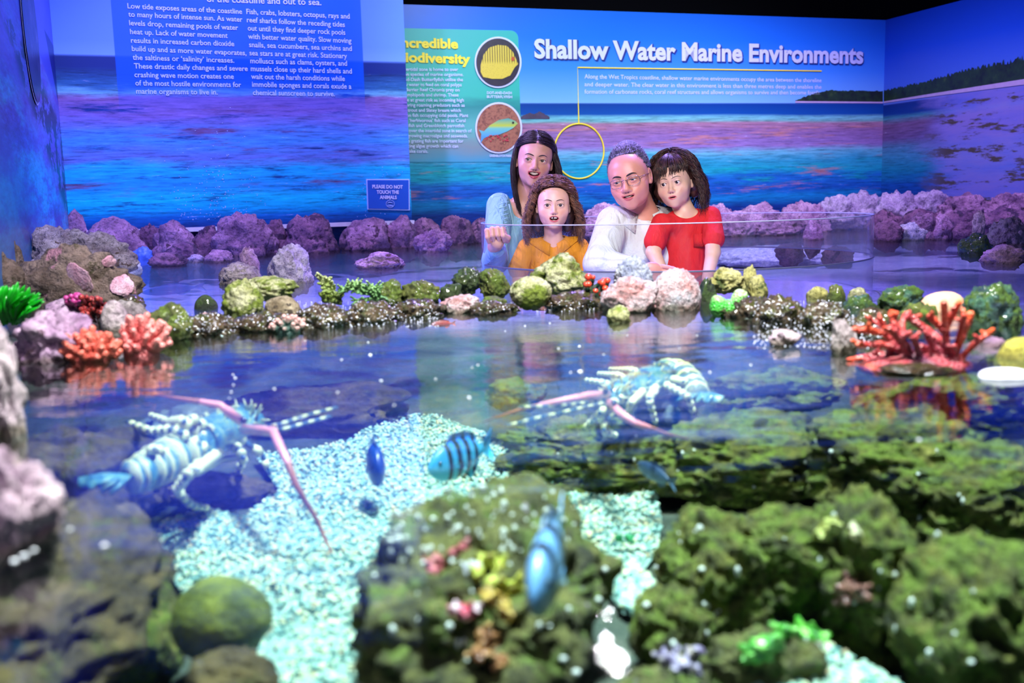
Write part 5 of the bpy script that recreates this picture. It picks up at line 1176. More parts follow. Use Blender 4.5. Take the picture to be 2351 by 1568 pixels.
# ---------------------------------------------------------------- fish
def fish(label, head, tail, zh, zt, hr, cols, bars=None, name='reef_fish', lw=.42):
    Hh = Vector(onz(*head, zh)); Tt = Vector(onz(*tail, zt)); ax = (Hh - Tt); L = ax.length; ax.normalize(); up = Vector((0, 0, 1)); up = (up - ax * up.dot(ax)).normalized(); sd = ax.cross(up)
    root = empty(name, (Hh + Tt) / 2, label, 'fish')
    T = NT(name + '_' + label[:12].replace(' ', '_')); tc = T.n('ShaderNodeTexCoord').outputs['Object']; sp = T.n('ShaderNodeSeparateXYZ', {0: tc}); x, z = sp.outputs[0], sp.outputs[2]
    col = T.ramp(T.n('ShaderNodeMapRange', {0: z, 1: -hr * L, 2: hr * L}).outputs[0], [(0, cols[0]), (.5, cols[1]), (1, cols[2])])
    if bars:
        u = T.n('ShaderNodeMapRange', {0: x, 1: -L / 2, 2: L / 2}).outputs[0]; st = [(0, 0)]
        for b0, b1 in bars: st += [(b0, 1), (b1, 0)]
        col = T.mix(T.ramp(u, st, 'CONSTANT'), col, (0.006, 0.008, 0.02))
    T.bsdf(Base_Color=col, Roughness=.35, Coat_Weight=.2)
    M = Matrix(((ax.x, sd.x, up.x), (ax.y, sd.y, up.y), (ax.z, sd.z, up.z))); c = (Hh + Tt) / 2
    def add(nm, v, f, mat):
        o = link(nm, mesh(nm, v, f), mat, root, loc=(0, 0, 0)); o.rotation_euler = M.to_euler(); return o
    prof = [(.5, .0), (.47, .30), (.40, .62), (.28, .9), (.12, 1.0), (-.05, .93), (-.18, .68), (-.28, .36), (-.34, .24)]
    v = []; n = 14
    for a, h in prof:
        for j in range(n):
            t = 2 * math.pi * j / n; v.append((a * L, math.sin(t) * h * hr * L * lw, math.cos(t) * max(h, .02) * hr * L))
    f = [(i * n + j, i * n + (j + 1) % n, (i + 1) * n + (j + 1) % n, (i + 1) * n + j) for i in range(len(prof) - 1) for j in range(n)]; f.append(tuple(range((len(prof) - 1) * n, len(prof) * n)))
    add('body', v, f, T.mat)
    def fin(nm, poly, y0=0, th=.004, tilt=0):
        v = [(p[0] * L, (y0 + tilt * abs(p[1] - poly[0][1])) * L + s_ * th * L, p[1] * L) for s_ in (-1, 1) for p in poly]; k = len(poly)
        return add(nm, v, [tuple(range(k)), tuple(range(2 * k - 1, k - 1, -1))] + [(i, (i + 1) % k, k + (i + 1) % k, k + i) for i in range(k)], T.mat)
    fin('tail_fin', [(-.33, hr * .2), (-.42, hr * .55), (-.52, hr * .95), (-.46, 0), (-.52, -hr * .95), (-.42, -hr * .55), (-.33, -hr * .2)])
    fin('dorsal_fin', [(.25, hr * .85), (.12, hr * 1.35), (-.08, hr * 1.3), (-.22, hr * 1.0), (-.26, hr * .45), (-.05, hr * .85)])
    fin('belly_fin', [(-.02, -hr * .9), (-.12, -hr * 1.35), (-.24, -hr * .9), (-.26, -hr * .45)])
    for s_ in (-1, 1): fin('side_fin', [(.20, -hr * .15), (.06, -hr * .05), (.05, -hr * .5)], y0=s_ * hr * lw * .95, tilt=s_ * .25)
    mb = MB()
    for s_ in (-1, 1): mb.ball((.37 * L, s_ * hr * L * lw * .62, hr * L * .2), .022 * L, 8, 6)
    o = mb.build('eye', m_pupil, root, loc=(0, 0, 0)); o.rotation_euler = M.to_euler()
    return root
BL = (lin(70, 190, 215), lin(60, 165, 210), lin(40, 110, 190))
fish('blue and black striped fish swimming left over the gravel', (982, 1080), (1130, 1020), -.14, -.13, .21, BL, [(.28, .34), (.42, .49), (.56, .63), (.70, .76)])
fish('dark blue fish facing away over the gravel, left of the striped one', (872, 1088), (848, 1038), -.15, -.14, .33, (lin(20, 50, 90), lin(15, 45, 100), lin(20, 60, 120)))
fish('blue fish with yellow belly and dark patches over the centre boulder', (1222, 1385), (1292, 1205), -.035, -.03, .19, (lin(190, 195, 90), lin(110, 165, 215), lin(120, 170, 225)), [(.18, .27), (.44, .56), (.70, .78)])
fish('grey blue slender fish at the edge of the gravel right of centre', (1462, 1065), (1552, 1112), -.14, -.15, .14, (lin(90, 120, 140), lin(60, 90, 120), lin(40, 60, 90)))
fish('small blue shark-like fish under the surface in the left back water', (325, 672), (470, 657), -.040, -.038, .07, (lin(90, 100, 190), lin(70, 80, 170), lin(60, 70, 160)))
fish('small orange red fish just under the surface below the pink white stone', (990, 745), (1046, 742), -.012, -.012, .13, (lin(225, 70, 40), lin(225, 60, 40), lin(200, 50, 40)))

# ---------------------------------------------------------------- floating bubbles, ceiling lamp mirrored in the water
m_bub = plain('bubble_white', (.85, .88, .95), .08, coat=1.0, var=.02)
b0 = MB().ball((0, 0, 0), (1, 1, .55), 12, 8); bm0 = mesh('bubble', b0.v, b0.f); bm0.materials.append(m_bub); bm0.polygons.foreach_set('use_smooth', np.ones(len(bm0.polygons), dtype=bool))
BP = [(875, 874, 5), (850, 815, 7), (1077, 912, 6), (1000, 870, 4), (1097, 838, 4), (1084, 844, 3), (1332, 853, 9), (1282, 800, 4), (1330, 795, 5), (1310, 855, 4), (1205, 748, 4), (845, 786, 4), (784, 826, 4), (905, 930, 4), (1078, 914, 4), (1386, 814, 3), (535, 860, 4), (540, 868, 5), (536, 884, 4),
      (531, 900, 4), (527, 915, 3), (630, 893, 5), (33, 1288, 14), (55, 1276, 14), (78, 1263, 11), (775, 900, 4), (1262, 742, 4), (1160, 760, 3), (1508, 900, 5), (2110, 1010, 8), (240, 1252, 12), (160, 1215, 9), (690, 960, 4), (1630, 855, 5), (1724, 838, 4), (700, 782, 3), (1440, 770, 3), (1560, 800, 3), (1600, 770, 3)]
for px, py, r in BP:
    p = onz(px, py, 0.0005); o = bpy.data.objects.new('bubble', bm0); COL.objects.link(o); q = r * .62 / ppm(p); o.scale = (q, q, q); o.location = p; o['group'] = 'bubbles floating on the foreground water'
    tag(o, 'small white bubble floating on the foreground water', 'bubble')
dd = ray(1391, 1508); P0 = onz(1391, 1508, 0); dr = Vector((dd.x, dd.y, -dd.z)).normalized(); lp = P0 + dr * (2.6 / dr.z)
lr = empty('ceiling_spotlight', lp, 'small black ceiling spotlight whose lamp glints in the foreground water', 'spotlight')
mb = MB().tube([lp + Vector((0, 0, .02)), lp + Vector((0, 0, .14))], [.085, .06], 20); mb.tube([lp + Vector((0, 0, .14)), lp + Vector((0, 0, .31))], .012, 8); mb.build('housing', mdark, lr)
T = NT('lamp_glass'); e = T.n('ShaderNodeEmission', {0: (0.95, 0.97, 1, 1), 1: 260.0}); T.t.links.new(e.outputs[0], T.out.inputs[0])
MB().ball(lp, (.05, .05, .012), 16, 8).build('lamp', T.mat, lr)

# white drops added as stand-ins for light sparkling on the wet ridge
rr = random.Random(31); drops = MB(); bpy.context.view_layer.update()
rd = [o for o in COL.objects if o.type == 'MESH' and o.name.startswith('rock') and 'ridge' in o.get('label', '')]
spots_ = [(560, 1010, 690, 750, 520), (400, 560, 716, 762, 140), (1730, 1960, 690, 800, 420), (1060, 1400, 690, 716, 120), (1960, 2060, 740, 800, 100)]
for x0, x1, y0, y1, n_ in spots_:
    for i in range(n_):
        px, py = rr.uniform(x0, x1), rr.uniform(y0, y1); d = ray(px, py).normalized(); best = None
        for o in rd:
            ok, loc, nr, _ = o.ray_cast(CAM - o.location, d)
            if ok and (best is None or (loc + o.location - CAM).length < best[0]): best = ((loc + o.location - CAM).length, loc + o.location)
        q = best[1] if best else onz(px, py, 0)
        if q.z < 0: q = onz(px, py, 0)
        drops.ball(q, rr.uniform(.0007, .0017), 6, 4)
dr_ = drops.build('water_drops', plain('sparkle_white', (.80, .80, .98), .05, coat=1.0, var=.02), loc=(0, 0, 0)); tag(dr_, 'white drops standing in for light sparkles along the wet ridge rocks', 'water drops', kind='stuff')
# ================================================================ people
def RotM(yaw, pitch, roll):
    return np.array(Matrix.Rotation(math.radians(yaw), 3, 'Z') @ Matrix.Rotation(math.radians(roll), 3, 'Y') @ Matrix.Rotation(math.radians(pitch), 3, 'X'))
T = NT('skin'); a = T.n('ShaderNodeVertexColor'); a.layer_name = 'tone'; pz = T.n('ShaderNodeNewGeometry').outputs['Position']
b_ = T.bsdf(Base_Color=T.mix(0.25, a.outputs[0], T.mix(1.0, a.outputs[0], T.ramp(T.noise(pz, 60, 4), [(0.3, (0.8, 0.72, 0.7)), (0.7, (1, 1, 1))]), 'MULTIPLY')), Roughness=0.42, Subsurface_Weight=0.12, Subsurface_Scale=0.01)
b_.inputs['Subsurface Radius'].default_value = (1, 0.35, 0.2)
m_skin = T.mat
def hair_mat(name, rgb, hi):
    T = NT(name); p = T.n('ShaderNodeNewGeometry').outputs['Position']
    T.bsdf(Base_Color=T.ramp(T.noise(p, 70, 3), [(0.35, rgb), (0.65, hi)]), Roughness=0.38, Specular_IOR_Level=0.6); return T.mat
def cloth_mat(name, rgb, weave=260, rough=0.8, fold=0.5, stretch=(14, 14, 4)):
    T = NT(name); p = T.n('ShaderNodeNewGeometry').outputs['Position']
    n1 = T.noise(T.map(p, stretch), 1.0, 4, 0.5, 1.2); n2 = T.noise(T.map(p, (weave, weave, weave * 0.3)), 1.0, 2)
    T.bsdf(Base_Color=T.mix(n2, tuple(c * 0.84 for c in rgb), rgb), Roughness=rough, Specular_IOR_Level=0.25,
           Normal=T.bump(T.math('ADD', n1, T.math('MULTIPLY', n2, 0.05)), fold, 0.03)); return T.mat
m_teeth = plain('tooth_enamel', lin(235, 228, 210), 0.3, var=0.03)
m_eyew = plain('eye_white', lin(225, 222, 225), 0.2, coat=0.8, var=0.02); m_pupil = plain('pupil_black', (0.004, 0.004, 0.005), 0.1, coat=1.0)
def iris(name, rgb): return plain(name, rgb, 0.15, coat=1.0)
class Head:
    def __init__(s, pos, sc, yaw, pitch, roll, child=False):
        s.o = np.array(pos, float); s.s = sc; s.R = RotM(yaw, pitch, roll); s.child = child
    def w(s, x, y, z): return s.o + s.R @ (np.array((x, y, z)) * s.s)
    def prims(s, f, smile=0.3, open_=0.004, mw=0.019, lidopen=0.0050, nose=1.0, jaw=1.0, cheek=1.0, es=1.12):
        S_ = s.s; w = s.w; R = s.R; s.f = f; s.es = es; s.lid = lidopen
        E = lambda c, r, k, sub=False: f.ell(w(*c), tuple(S_ * q for q in r), k * S_, R, sub)
        C = lambda a, b, ra, rb, k, sub=False: f.cap(w(*a), w(*b), ra * S_, rb * S_, k * S_, sub)
        E((0, .012, .025), (.075, .094, .085), .02)
        E((0, -.028, -.024), (.064 * cheek, .062, .080), .035)
        E((0, -.036, .038), (.058, .044, .048), .035)
        E((0, -.034, -.064), (.050 * jaw, .050, .042), .030)
        E((0, -.074, -.096), (.019 * jaw, .016, .015), .022)
        for x in (-1, 1):
            E((x * .040 * cheek, -.060, -.030), (.023, .021, .024), .022)
            E((x * .026, -.076, -.048), (.015, .015, .015), .018)
        C((-.030, -.079, .020), (.030, -.079, .020), .008, .008, .020)
        E((0, -.072, -.062), (.030, .025, .027), .020)
        C((0, -.084, .008), (0, -.098 - .005 * nose, -.028), .0078, .0092 * nose, .012)
        E((0, -.100 - .003 * nose, -.032), (.0100 * nose, .0092, .0086), .008)
        for x in (-1, 1):
            E((x * .0112 * nose, -.096, -.036), (.0072, .0085, .0066), .005)
            E((x * .0055 * nose, -.102, -.0425), (.0026, .0030, .0018), .0015, True)
            E((x * .031, -.100, .001), (.021, .013, .013), .012, True)
            E((x * .031, -.0775, 0), (.0158 * es, .0150 * es, .0142 * es), .005)
            E((x * .031, -.096, -.0006), (.0126 * es, .014, lidopen), .0014, True)
            E((x * .0765, .010, -.006), (.009, .019, .031), .006); E((x * .086, .004, -.004), (.008, .010, .019), .004, True)
            E((x * .075, .002, -.030), (.007, .008, .009), .005)
        zc = -.063; up = .0075 * smile; F_ = -.0955; bk = .30 * max(mw - .017, 0)
        for x in (-1, 1):
            q = x * mw * .5
            for s_, o_, r_ in ((1, .0030 + open_ * .8, .0036), (-1, -.0034 - open_ * .95, .0046)):
                m_ = (q, F_ + .0025, zc + up * .3 + o_ * .86)
                C((x * mw, -.0865 + bk, zc + up), m_, .0020, r_ * .9, .003); C(m_, (0, F_, zc + o_), r_ * .9, r_, .0015)
        E((0, -.100, zc + up * .35), (mw * .90, .020, max(open_ * 1.0, .0012)), .0014, True)
        s.mo = (zc, up, open_, mw)
    def tone(s, V, skin, lip, cheekc=None):
        L = ((V - s.o) @ s.R) / s.s; x, y, z = L.T; zc, up, op, mw = s.mo
        C = np.tile(np.array(skin), (len(V), 1)); C *= 1
        ck = np.exp(-(((np.abs(x) - .040) / .018) ** 2 + ((z + .035) / .018) ** 2)) * (y < -.03)
        C = C * (1 - .30 * ck[:, None]) + np.array(cheekc or lip) * .30 * ck[:, None]
        ns = np.exp(-((x / .012) ** 2 + ((z + .034) / .012) ** 2)) * (y < -.095); C = C * (1 - .22 * ns[:, None]) + np.array(lip) * .22 * ns[:, None]
        ax = np.clip(np.abs(x) / mw, 0, 1); cu = zc + up * ax ** 2; k = np.sqrt(np.clip(1 - ax ** 2.2, 0, 1))
        hi = cu + (.0064 + op * .8) * k; lo = cu - (.0082 + op * .95) * k
        m = (np.clip((hi - z) / .001, 0, 1) * np.clip((z - lo) / .001, 0, 1)) * (y < -.080) * (np.abs(x) < mw); C = C * (1 - m[:, None]) + np.array(lip) * m[:, None]
        e = (x / (mw * .95)) ** 2 + ((z - zc - up * .35) / max(op * 1.15, .0016)) ** 2
        inn = (e < 1.05) & (y > -.0925) & (y < -.06); C[inn] = (.05, .008, .01)
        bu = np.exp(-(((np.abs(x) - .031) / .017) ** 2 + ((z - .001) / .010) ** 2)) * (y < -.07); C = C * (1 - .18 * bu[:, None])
        no = (np.hypot(np.abs(x) - .0055, z + .0430) < .0030) & (y < -.092); C[no] *= .35
        return C
    def eyes(s, parent, irism, gaze=(0, 0), lashes=None, r=.0125):
        r = r * s.es
        for x in (-1, 1):
            g = RotM(gaze[0], gaze[1], 0); ang = [0, 12, 30, 50, 75, 100, 130, 160, 180]; n = 16; v = []; f = []; mi = []
            for a in ang:
                for j in range(n if 0 < a < 180 else 1):
                    t = 2 * math.pi * j / n; p = np.array((math.sin(math.radians(a)) * math.cos(t), -math.cos(math.radians(a)), math.sin(math.radians(a)) * math.sin(t)))
                    v.append(s.w(*(np.array((x * .031, -.0775, 0)) + (g @ p) * r)))
            for j in range(n): f.append((0, 1 + j, 1 + (j + 1) % n)); mi.append(2)
            for k in range(len(ang) - 3):
                for j in range(n):
                    a0 = 1 + k * n + j; a1 = 1 + k * n + (j + 1) % n; f.append((a0, a0 + n, a1 + n, a1)); mi.append(1 if k == 0 else 0)
            L = len(v) - 1; b = 1 + (len(ang) - 3) * n
            for j in range(n): f.append((L, b + (j + 1) % n, b + j)); mi.append(0)
            me = mesh('eye', v, f); o = link('eye', me, [m_eyew, irism, m_pupil], parent); me.polygons.foreach_set('material_index', mi)
    def brows(s, parent, mat, lift=0.0, thick=1.0, kids=False):
        back = s.R @ np.array((0, 1, 0))
        for x in (-1, 1):
            pts = [s.f.lay(s.w(x * a, -.125, .0190 + lift + b), back, .0004) for a, b in ((.010, -.002), (.016, .0008), (.023, .0030), (.030, .0042), (.037, .0040), (.043, .0018), (.048, -.0015))]
            MB().tube(pts, [.0011 * thick, .0022 * thick, .0025 * thick, .0024 * thick, .0019 * thick, .0013 * thick, .0005], 6).build('eyebrow', mat, parent)
    def lashes(s, parent, lidopen, mat):
        back = s.R @ np.array((0, 1, 0))
        for x in (-1, 1):
            pts = [s.f.lay(s.w(x * .031 + .0130 * s.es * math.cos(t), -.12, -.0006 + (lidopen + .0007) * math.sin(t)), back, .0003) for t in np.linspace(.02, math.pi - .02, 11)]
            MB().tube(pts, [.0004, .0007, .0008, .0009, .0009, .0009, .0009, .0009, .0008, .0007, .0004], 5).build('eyelashes', mat, parent)
    def teeth(s, parent, gap=False, low=True):
        zc, up, op, mw = s.mo; mb = MB(); n = 8
        for i in range(n):
            if gap and i == 3: continue
            t = (i - (n - 1) / 2) / (n / 2); x = t * mw * .80
            zt = zc + up * .5 * t * t * 1.6 + op * .95; M = Matrix(s.R.tolist())
            h = max(op * .75, .0022)
            c = s.w(x, -.0900 + .006 * t * t, zt - h * .50)
            mb.ball(c, (mw * .125 * s.s, .0026 * s.s, h * .85 * s.s), 8, 6, M=M)
        if low and op > .005:
            for i in range(n):
                t = (i - (n - 1) / 2) / (n / 2); x = t * mw * .62; M = Matrix(s.R.tolist())
                mb.ball(s.w(x, -.088 + .006 * t * t, zc - op * .80), (mw * .08 * s.s, .0024 * s.s, .0026 * s.s), 8, 6, M=M)
        mb.build('teeth', m_teeth, parent)
def field_mesh(f, name, mat, parent, tone=None, disp=None):
    V, F = f.mesh(name)
    if disp is not None: V = V + disp(V)
    me = mesh_np(name, V, F)
    if tone is not None: color_attr(me, tone(V))
    return link(name, me, mat, parent)
def wrinkle(V, amp, fx=(18, 18, 6), seed=0, mask=None):
    D = np.zeros_like(V); s_ = Vector((seed, seed * 2.1, seed * 3.7))
    for i, p in enumerate(V):
        n = noise.noise(Vector((p[0] * fx[0], p[1] * fx[1], p[2] * fx[2])) + s_)
        D[i, 1] = -(1 - abs(n) * 2.2) * amp
    return D
def strands(mat, parent, gen, N, rad, seg=12, name='hair', sides=3, seed=1):
    rr = random.Random(seed); mb = MB()
    for i in range(N):
        pts = gen(rr, seg)
        if pts is None: continue
        k = len(pts); r = rad * rr.uniform(.7, 1.25)
        mb.tube(pts, [r * (0.5 + 0.5 * min(1, j / 2)) * (1 - 0.75 * (j / (k - 1)) ** 3) for j in range(k)], sides, cap=False)
    return mb.build(name, mat, parent)
def fall(h, az, el, length, rr, hl_=None, vol=.012, target=80, curl=0, cf=60, drop=-8, sweep=1.0, flare=0.0, seg=14, inward=0.0, zlimit=None):
    """a lock: leaves the scalp at azimuth az (0 = face, +right of view) and height el, hugs the skull, then hangs"""
    a0 = az; sgn = 1 if az >= 0 else -1; cf = cf * rr.uniform(.65, 1.5); curl = curl * rr.uniform(.5, 1.4); pts = []; L = 0; e = el; ph = rr.uniform(0, 6.28)
    tgt = sgn * max(abs(az), target); v = vol * rr.uniform(.5, 1.15)
    cr = np.array((0, .012, .025)); last = None; hang = None; a_cur = az; step_ = length / seg; pos = None
    for i in range(seg + 1):
        if e > drop:
            t = (el - e) / max(el - drop, 1)
            if hl_ and abs(a0) < 70:                         # front locks: follow the hairline round to the temple first
                a = a_cur; e = el - hl_ * ((a / 72) ** 2 - (a0 / 72) ** 2) if abs(a) < 72 else e
            else: a = a0 + (tgt - a0) * min(1, t * 1.6 * sweep) ** .8
            ea, aa = math.radians(e), math.radians(a)
            r = np.array((.075 + v, .095 + v, .087 + v))
            pos = cr + r * np.array((math.cos(ea) * math.sin(aa), -math.cos(ea) * math.cos(aa), math.sin(ea)))
            pw = h.w(*pos)
            if hl_ and abs(a0) < 70 and abs(a_cur) < 72: a_cur += sgn * math.degrees(step_ / .085)
            else: e -= math.degrees(step_ / .09)
            hang = pw; out = h.R @ np.array((math.sin(aa), -math.cos(aa) * .5, 0)); hl = 0
        else:
            hl += step_ * h.s; pw = hang + np.array((0, 0, -hl)) + out * (flare * math.sin(min(1, hl / .12) * math.pi * .5) - inward * (hl / .2) ** 2) * h.s
        c = curl * min(1, i / 3) * (1 + .4 * math.sin(ph * 3))
        if c: pw = pw + np.array((math.cos(ph + i * cf), math.sin(ph + i * cf), .3 * math.sin(i * cf * .7))) * c
        pts.append(Vector(pw))
    return pts
def hand(f, C, R, s=1.0, curl=0.5, side=1):
    """open relaxed hand: palm at C, local x across, -z along the fingers, -y palm side"""
    w = lambda x, y, z: np.array(C) + R @ (np.array((x, y, z)) * s)
    f.ell(w(0, 0, 0), (.038 * s, .015 * s, .042 * s), .008, R)
    for i, (x, l) in enumerate(((-.028, .062), (-.010, .074), (.009, .070), (.027, .054))):
        p = [w(x, 0, -.034)]; a = 0; z = -.034; y = 0
        for q in (.45, .32, .23):
            a += curl * .7; z -= l * q * math.cos(a); y -= l * q * math.sin(a); p.append(w(x, y, z))
        f.chain(p, [.0085 * s, .0080 * s, .0072 * s, .0062 * s], .0022)
    p = [w(side * -.030, -.004, .018), w(side * -.048, -.016, -.008), w(side * -.050, -.026, -.034)]
    f.chain(p, [.012 * s, .0098 * s, .0080 * s], .006)
A = lambda px, py, Y: np.array(at(px, py, Y))
m_dark_hair = hair_mat('dark_brown_hair', (0.008, 0.005, 0.007), (0.035, 0.020, 0.022))
m_brow = plain('brow_hair', (0.012, 0.008, 0.008), 0.6)
# ------------------------------------------------ the woman
def lower(parent, mat, c, w):
    f = Field((c[0] - .3, c[1] - .3, -.43), (c[0] + .3, c[1] + .3, c[2] + .1), .008)
    for x in (-1, 1): f.cap((c[0] + x * w, c[1], c[2]), (c[0] + x * (w + .02), c[1] - .10, -.36), .085, .06, .03); f.cap((c[0] + x * (w + .02), c[1] - .10, -.36), (c[0] + x * (w + .02), c[1] + .18, -.375), .052, .04, .02)
    field_mesh(f, 'trousers', mat, parent)
def person(label, feet): return empty('person', feet, label, 'person', )
m_jeans = plain('dark_denim', lin(30, 35, 60), 0.8)
hW = Head(A(1227, 368, 4.22), .96, 2, 2, 8)
wo_ = person('woman with long dark hair in a light blue blouse, smiling, one fist against the ring', (A(1205, 600, 4.25)[0], 4.25, -.40))
nb = A(1203, 476, 4.26); SL = A(1147, 473, 4.24); SR = A(1268, 478, 4.30); EL = A(1138, 600, 4.05); HD = A(1141, 540, 3.86)
WR_ = A(1136, 566, 3.90)
f = Field(np.array((SL[0] - .12, 3.76, -.05)), np.array((SR[0] + .08, 4.44, hW.o[2] + .13)), .0026)
hW.prims(f, smile=1.8, open_=.0090, mw=.0275, lidopen=.0060, nose=1.05)
f.chain([hW.w(0, .02, -.06), nb + (0, .01, .0), nb + (0, .02, -.05)], [.052, .050, .06], .02)
f.cap(nb + (0, .01, -.02), SL + (.03, .01, -.01), .045, .035, .03).cap(nb + (0, .01, -.02), SR + (-.03, .01, -.01), .045, .035, .03)
f.ell((nb + (0, .015, -.13)), (.13, .085, .13), .03)
f.chain([EL + (0, 0, .02), WR_, HD + (0, .0, -.03)], [.038, .026, .026], .012)
Rf = RotM(-8, 8, -6); wv = lambda x, y, z: HD + Rf @ np.array((x, y, z))
f.ell(wv(0, .006, -.004), (.040, .020, .036), .008, Rf)
for x, dz in ((-.032, -.004), (-.0115, 0), (.009, -.001), (.029, -.006)):
    f.chain([wv(x, .0, .026 + dz), wv(x, -.024, .030 + dz), wv(x, -.034, .006 + dz), wv(x, -.022, -.014 + dz)], [.0100, .0104, .0098, .0085], .0016)
f.chain([wv(.036, -.004, -.024), wv(.044, -.022, -.012), wv(.034, -.034, .000)], [.0125, .0110, .0090], .004)
skinW = lin(222, 172, 150); lipW = lin(185, 80, 90)
field_mesh(f, 'body', m_skin, wo_, lambda V: hW.tone(V, skinW, lipW))
hW.eyes(wo_, iris('brown_green_iris', lin(95, 85, 60)), (-12, -4)); hW.brows(wo_, m_brow); hW.teeth(wo_, low=False); hW.lashes(wo_, .0060, m_brow)
# blouse
f = Field(np.array((SL[0] - .17, 3.80, -.36)), np.array((SR[0] + .12, 4.50, nb[2] + .10)), .0045)
f.cap(nb + (0, .02, -.03), SL + (.02, .01, -.015), .052, .050, .03).cap(nb + (0, .02, -.03), SR + (-.02, .01, -.015), .052, .050, .03)
f.ell(nb + (0, .02, -.14), (.142, .100, .15), .04).ell(nb + (0, .02, -.34), (.135, .105, .19), .06)
f.cap(SL, EL + (0, .03, .01), .056, .052, .02).chain([EL + (0, .02, 0), WR_ + (.008, .014, -.012)], [.055, .036], .02)
f.cap(SR, SR + (.03, 0, -.25), .054, .05, .02)
f.cap(nb + (0, -.10, .06), nb + (0, -.105, -.03), .056, .046, .004, True).cap(nb + (.0, -.10, -.02), nb + (.012, -.125, -.17), .050, .026, .004, True)
f.cap(nb + (0, -.02, .06), nb + (0, -.02, .0), .068, .060, .004, True)
fB = f
field_mesh(f, 'blouse', cloth_mat('light_blue_cotton', lin(150, 205, 225), 300, fold=.7, stretch=(26, 20, 7)), wo_, disp=lambda V: wrinkle(V, .0028, (42, 30, 9), 3))
mb = MB()
for k in range(1, 8, 1):                                # gathered pleats over the shoulder
    p0 = SL + (-.020 + .004 * k, -.16, .018 - .015 * k); p1 = SL + (.034 + .003 * k, -.16, .034 - .016 * k)
    mb.tube([fB.lay(p0 + (p1 - p0) * t, (0, 1, 0), .0015) for t in (0, .25, .5, .75, 1)], [.0006, .0018, .0024, .0018, .0006], 6)
mb.build('pleat', plain('light_blue_pleat', lin(160, 212, 230), 0.8), wo_)
MB().tube([fB.lay(nb + (x, y - .05, z), (0, 1, 0), .001) for x, y, z in ((-.064, -.045, .015), (-.060, -.072, -.004), (-.055, -.086, -.03), (-.048, -.092, -.07), (-.040, -.094, -.115), (-.026, -.092, -.155))], [.004, .005, .005, .004, .004, .003], 6).build('ruffled_collar', plain('light_blue_ruffle', lin(165, 215, 232), 0.8), wo_)
nk = MB().tube([hW.f.lay(nb + (x, y - .06, z), (0, 1, 0), .0006) for x, y, z in ((-.036, -.052, .025), (-.026, -.066, -.005), (-.014, -.077, -.030), (0, -.082, -.046), (.012, -.080, -.030), (.026, -.070, -.004), (.036, -.054, .024))], .0009, 5)
nk.ball(hW.f.lay(nb + (0, -.14, -.050), (0, 1, 0), .002), .0042, 8, 6); nk.build('necklace', plain('gold_chain', (0.8, 0.5, 0.15), 0.25, metal=1.0), wo_)
# hair
f = Field(hW.o - .16, hW.o + .15, .004)
f.ell(hW.w(0, .016, .030), tuple(.96 * q for q in (.084, .104, .092)), .01, hW.R)
for x in (-1, 1): f.chain([hW.w(x * .058, .040, .02), hW.w(x * .064, .046, -.05) , hW.w(x * .064, .050, -.10)], [.030, .028, .018], .02)
f.ell(hW.w(-.004, -.095, -.032), tuple(.96 * q for q in (.064, .080, .088)), .006, hW.R, True)
field_mesh(f, 'hair_cap', m_dark_hair, wo_)
def gW(rr, seg):
    az = rr.uniform(-178, 178); el = rr.uniform(20, 88)
    if abs(az) < 70: el = max(el, 27 - 20 * (az / 70) ** 2 + abs(rr.gauss(0, 9)))
    ln = rr.uniform(.24, .33) if az < 0 else rr.uniform(.22, .30)
    return fall(hW, math.copysign(max(abs(az), 1.5), az), el, ln + (.05 if abs(az) < 70 else 0), rr, hl_=20, vol=.016, target=88, curl=.0030, cf=.55, drop=-5, flare=.020 if az < 0 else .03, seg=seg, inward=.02)
strands(m_dark_hair, wo_, gW, 3000, .0013, 15, seed=5)
lower(wo_, m_jeans, nb + (0, .02, -.42), .07)
# ------------------------------------------------ the girl
hG = Head(A(1270, 471, 3.99), .83, 0, 0, 1, True)
gi = person('small child with long curly hair in a mustard yellow shirt, mouth open', (A(1270, 600, 4.02)[0], 4.02, -.40))
nb = A(1270, 552, 4.02); SL = A(1209, 568, 4.02); SR = A(1331, 566, 4.02)
f = Field(np.array((SL[0] - .10, 3.85, -.24)), np.array((SR[0] + .10, 4.17, hG.o[2] + .11)), .0024)
hG.prims(f, smile=.2, open_=.0095, mw=.0235, lidopen=.0070, nose=.85, jaw=.98, cheek=1.10)
f.chain([hG.w(0, .02, -.06), nb, nb + (0, .01, -.05)], [.038, .035, .04], .015)
f.cap(nb + (0, .01, -.02), SL + (.02, 0, -.01), .030, .026, .02).cap(nb + (0, .01, -.02), SR + (-.02, 0, -.01), .030, .026, .02).ell(nb + (0, .012, -.10), (.085, .058, .10), .02)
for sh, x in ((SL, -1), (SR, 1)):
    e = sh + (x * .035, -.02, -.13); wr = e + (-x * .02, -.06, -.07); f.chain([sh, e, wr], [.028, .024, .018], .01)
    hand(f, wr + (0, -.03, -.02), RotM(0, -50, 0), .75, .6, x)
skinG = lin(232, 188, 165); lipG = lin(205, 105, 110)
field_mesh(f, 'body', m_skin, gi, lambda V: hG.tone(V, skinG, lipG))
hG.eyes(gi, iris('dark_brown_iris', lin(55, 38, 28)), (-3, 2)); hG.brows(gi, plain('light_brow_hair', lin(70, 48, 42), .6), .002, .8); hG.teeth(gi, gap=True); hG.lashes(gi, .0070, m_brow)
f = Field(np.array((SL[0] - .12, 3.84, -.40)), np.array((SR[0] + .12, 4.20, nb[2] + .07)), .0035)
f.cap(nb + (0, .014, -.022), SL + (.015, 0, -.010), .034, .036, .02).cap(nb + (0, .014, -.022), SR + (-.015, 0, -.010), .034, .036, .02)
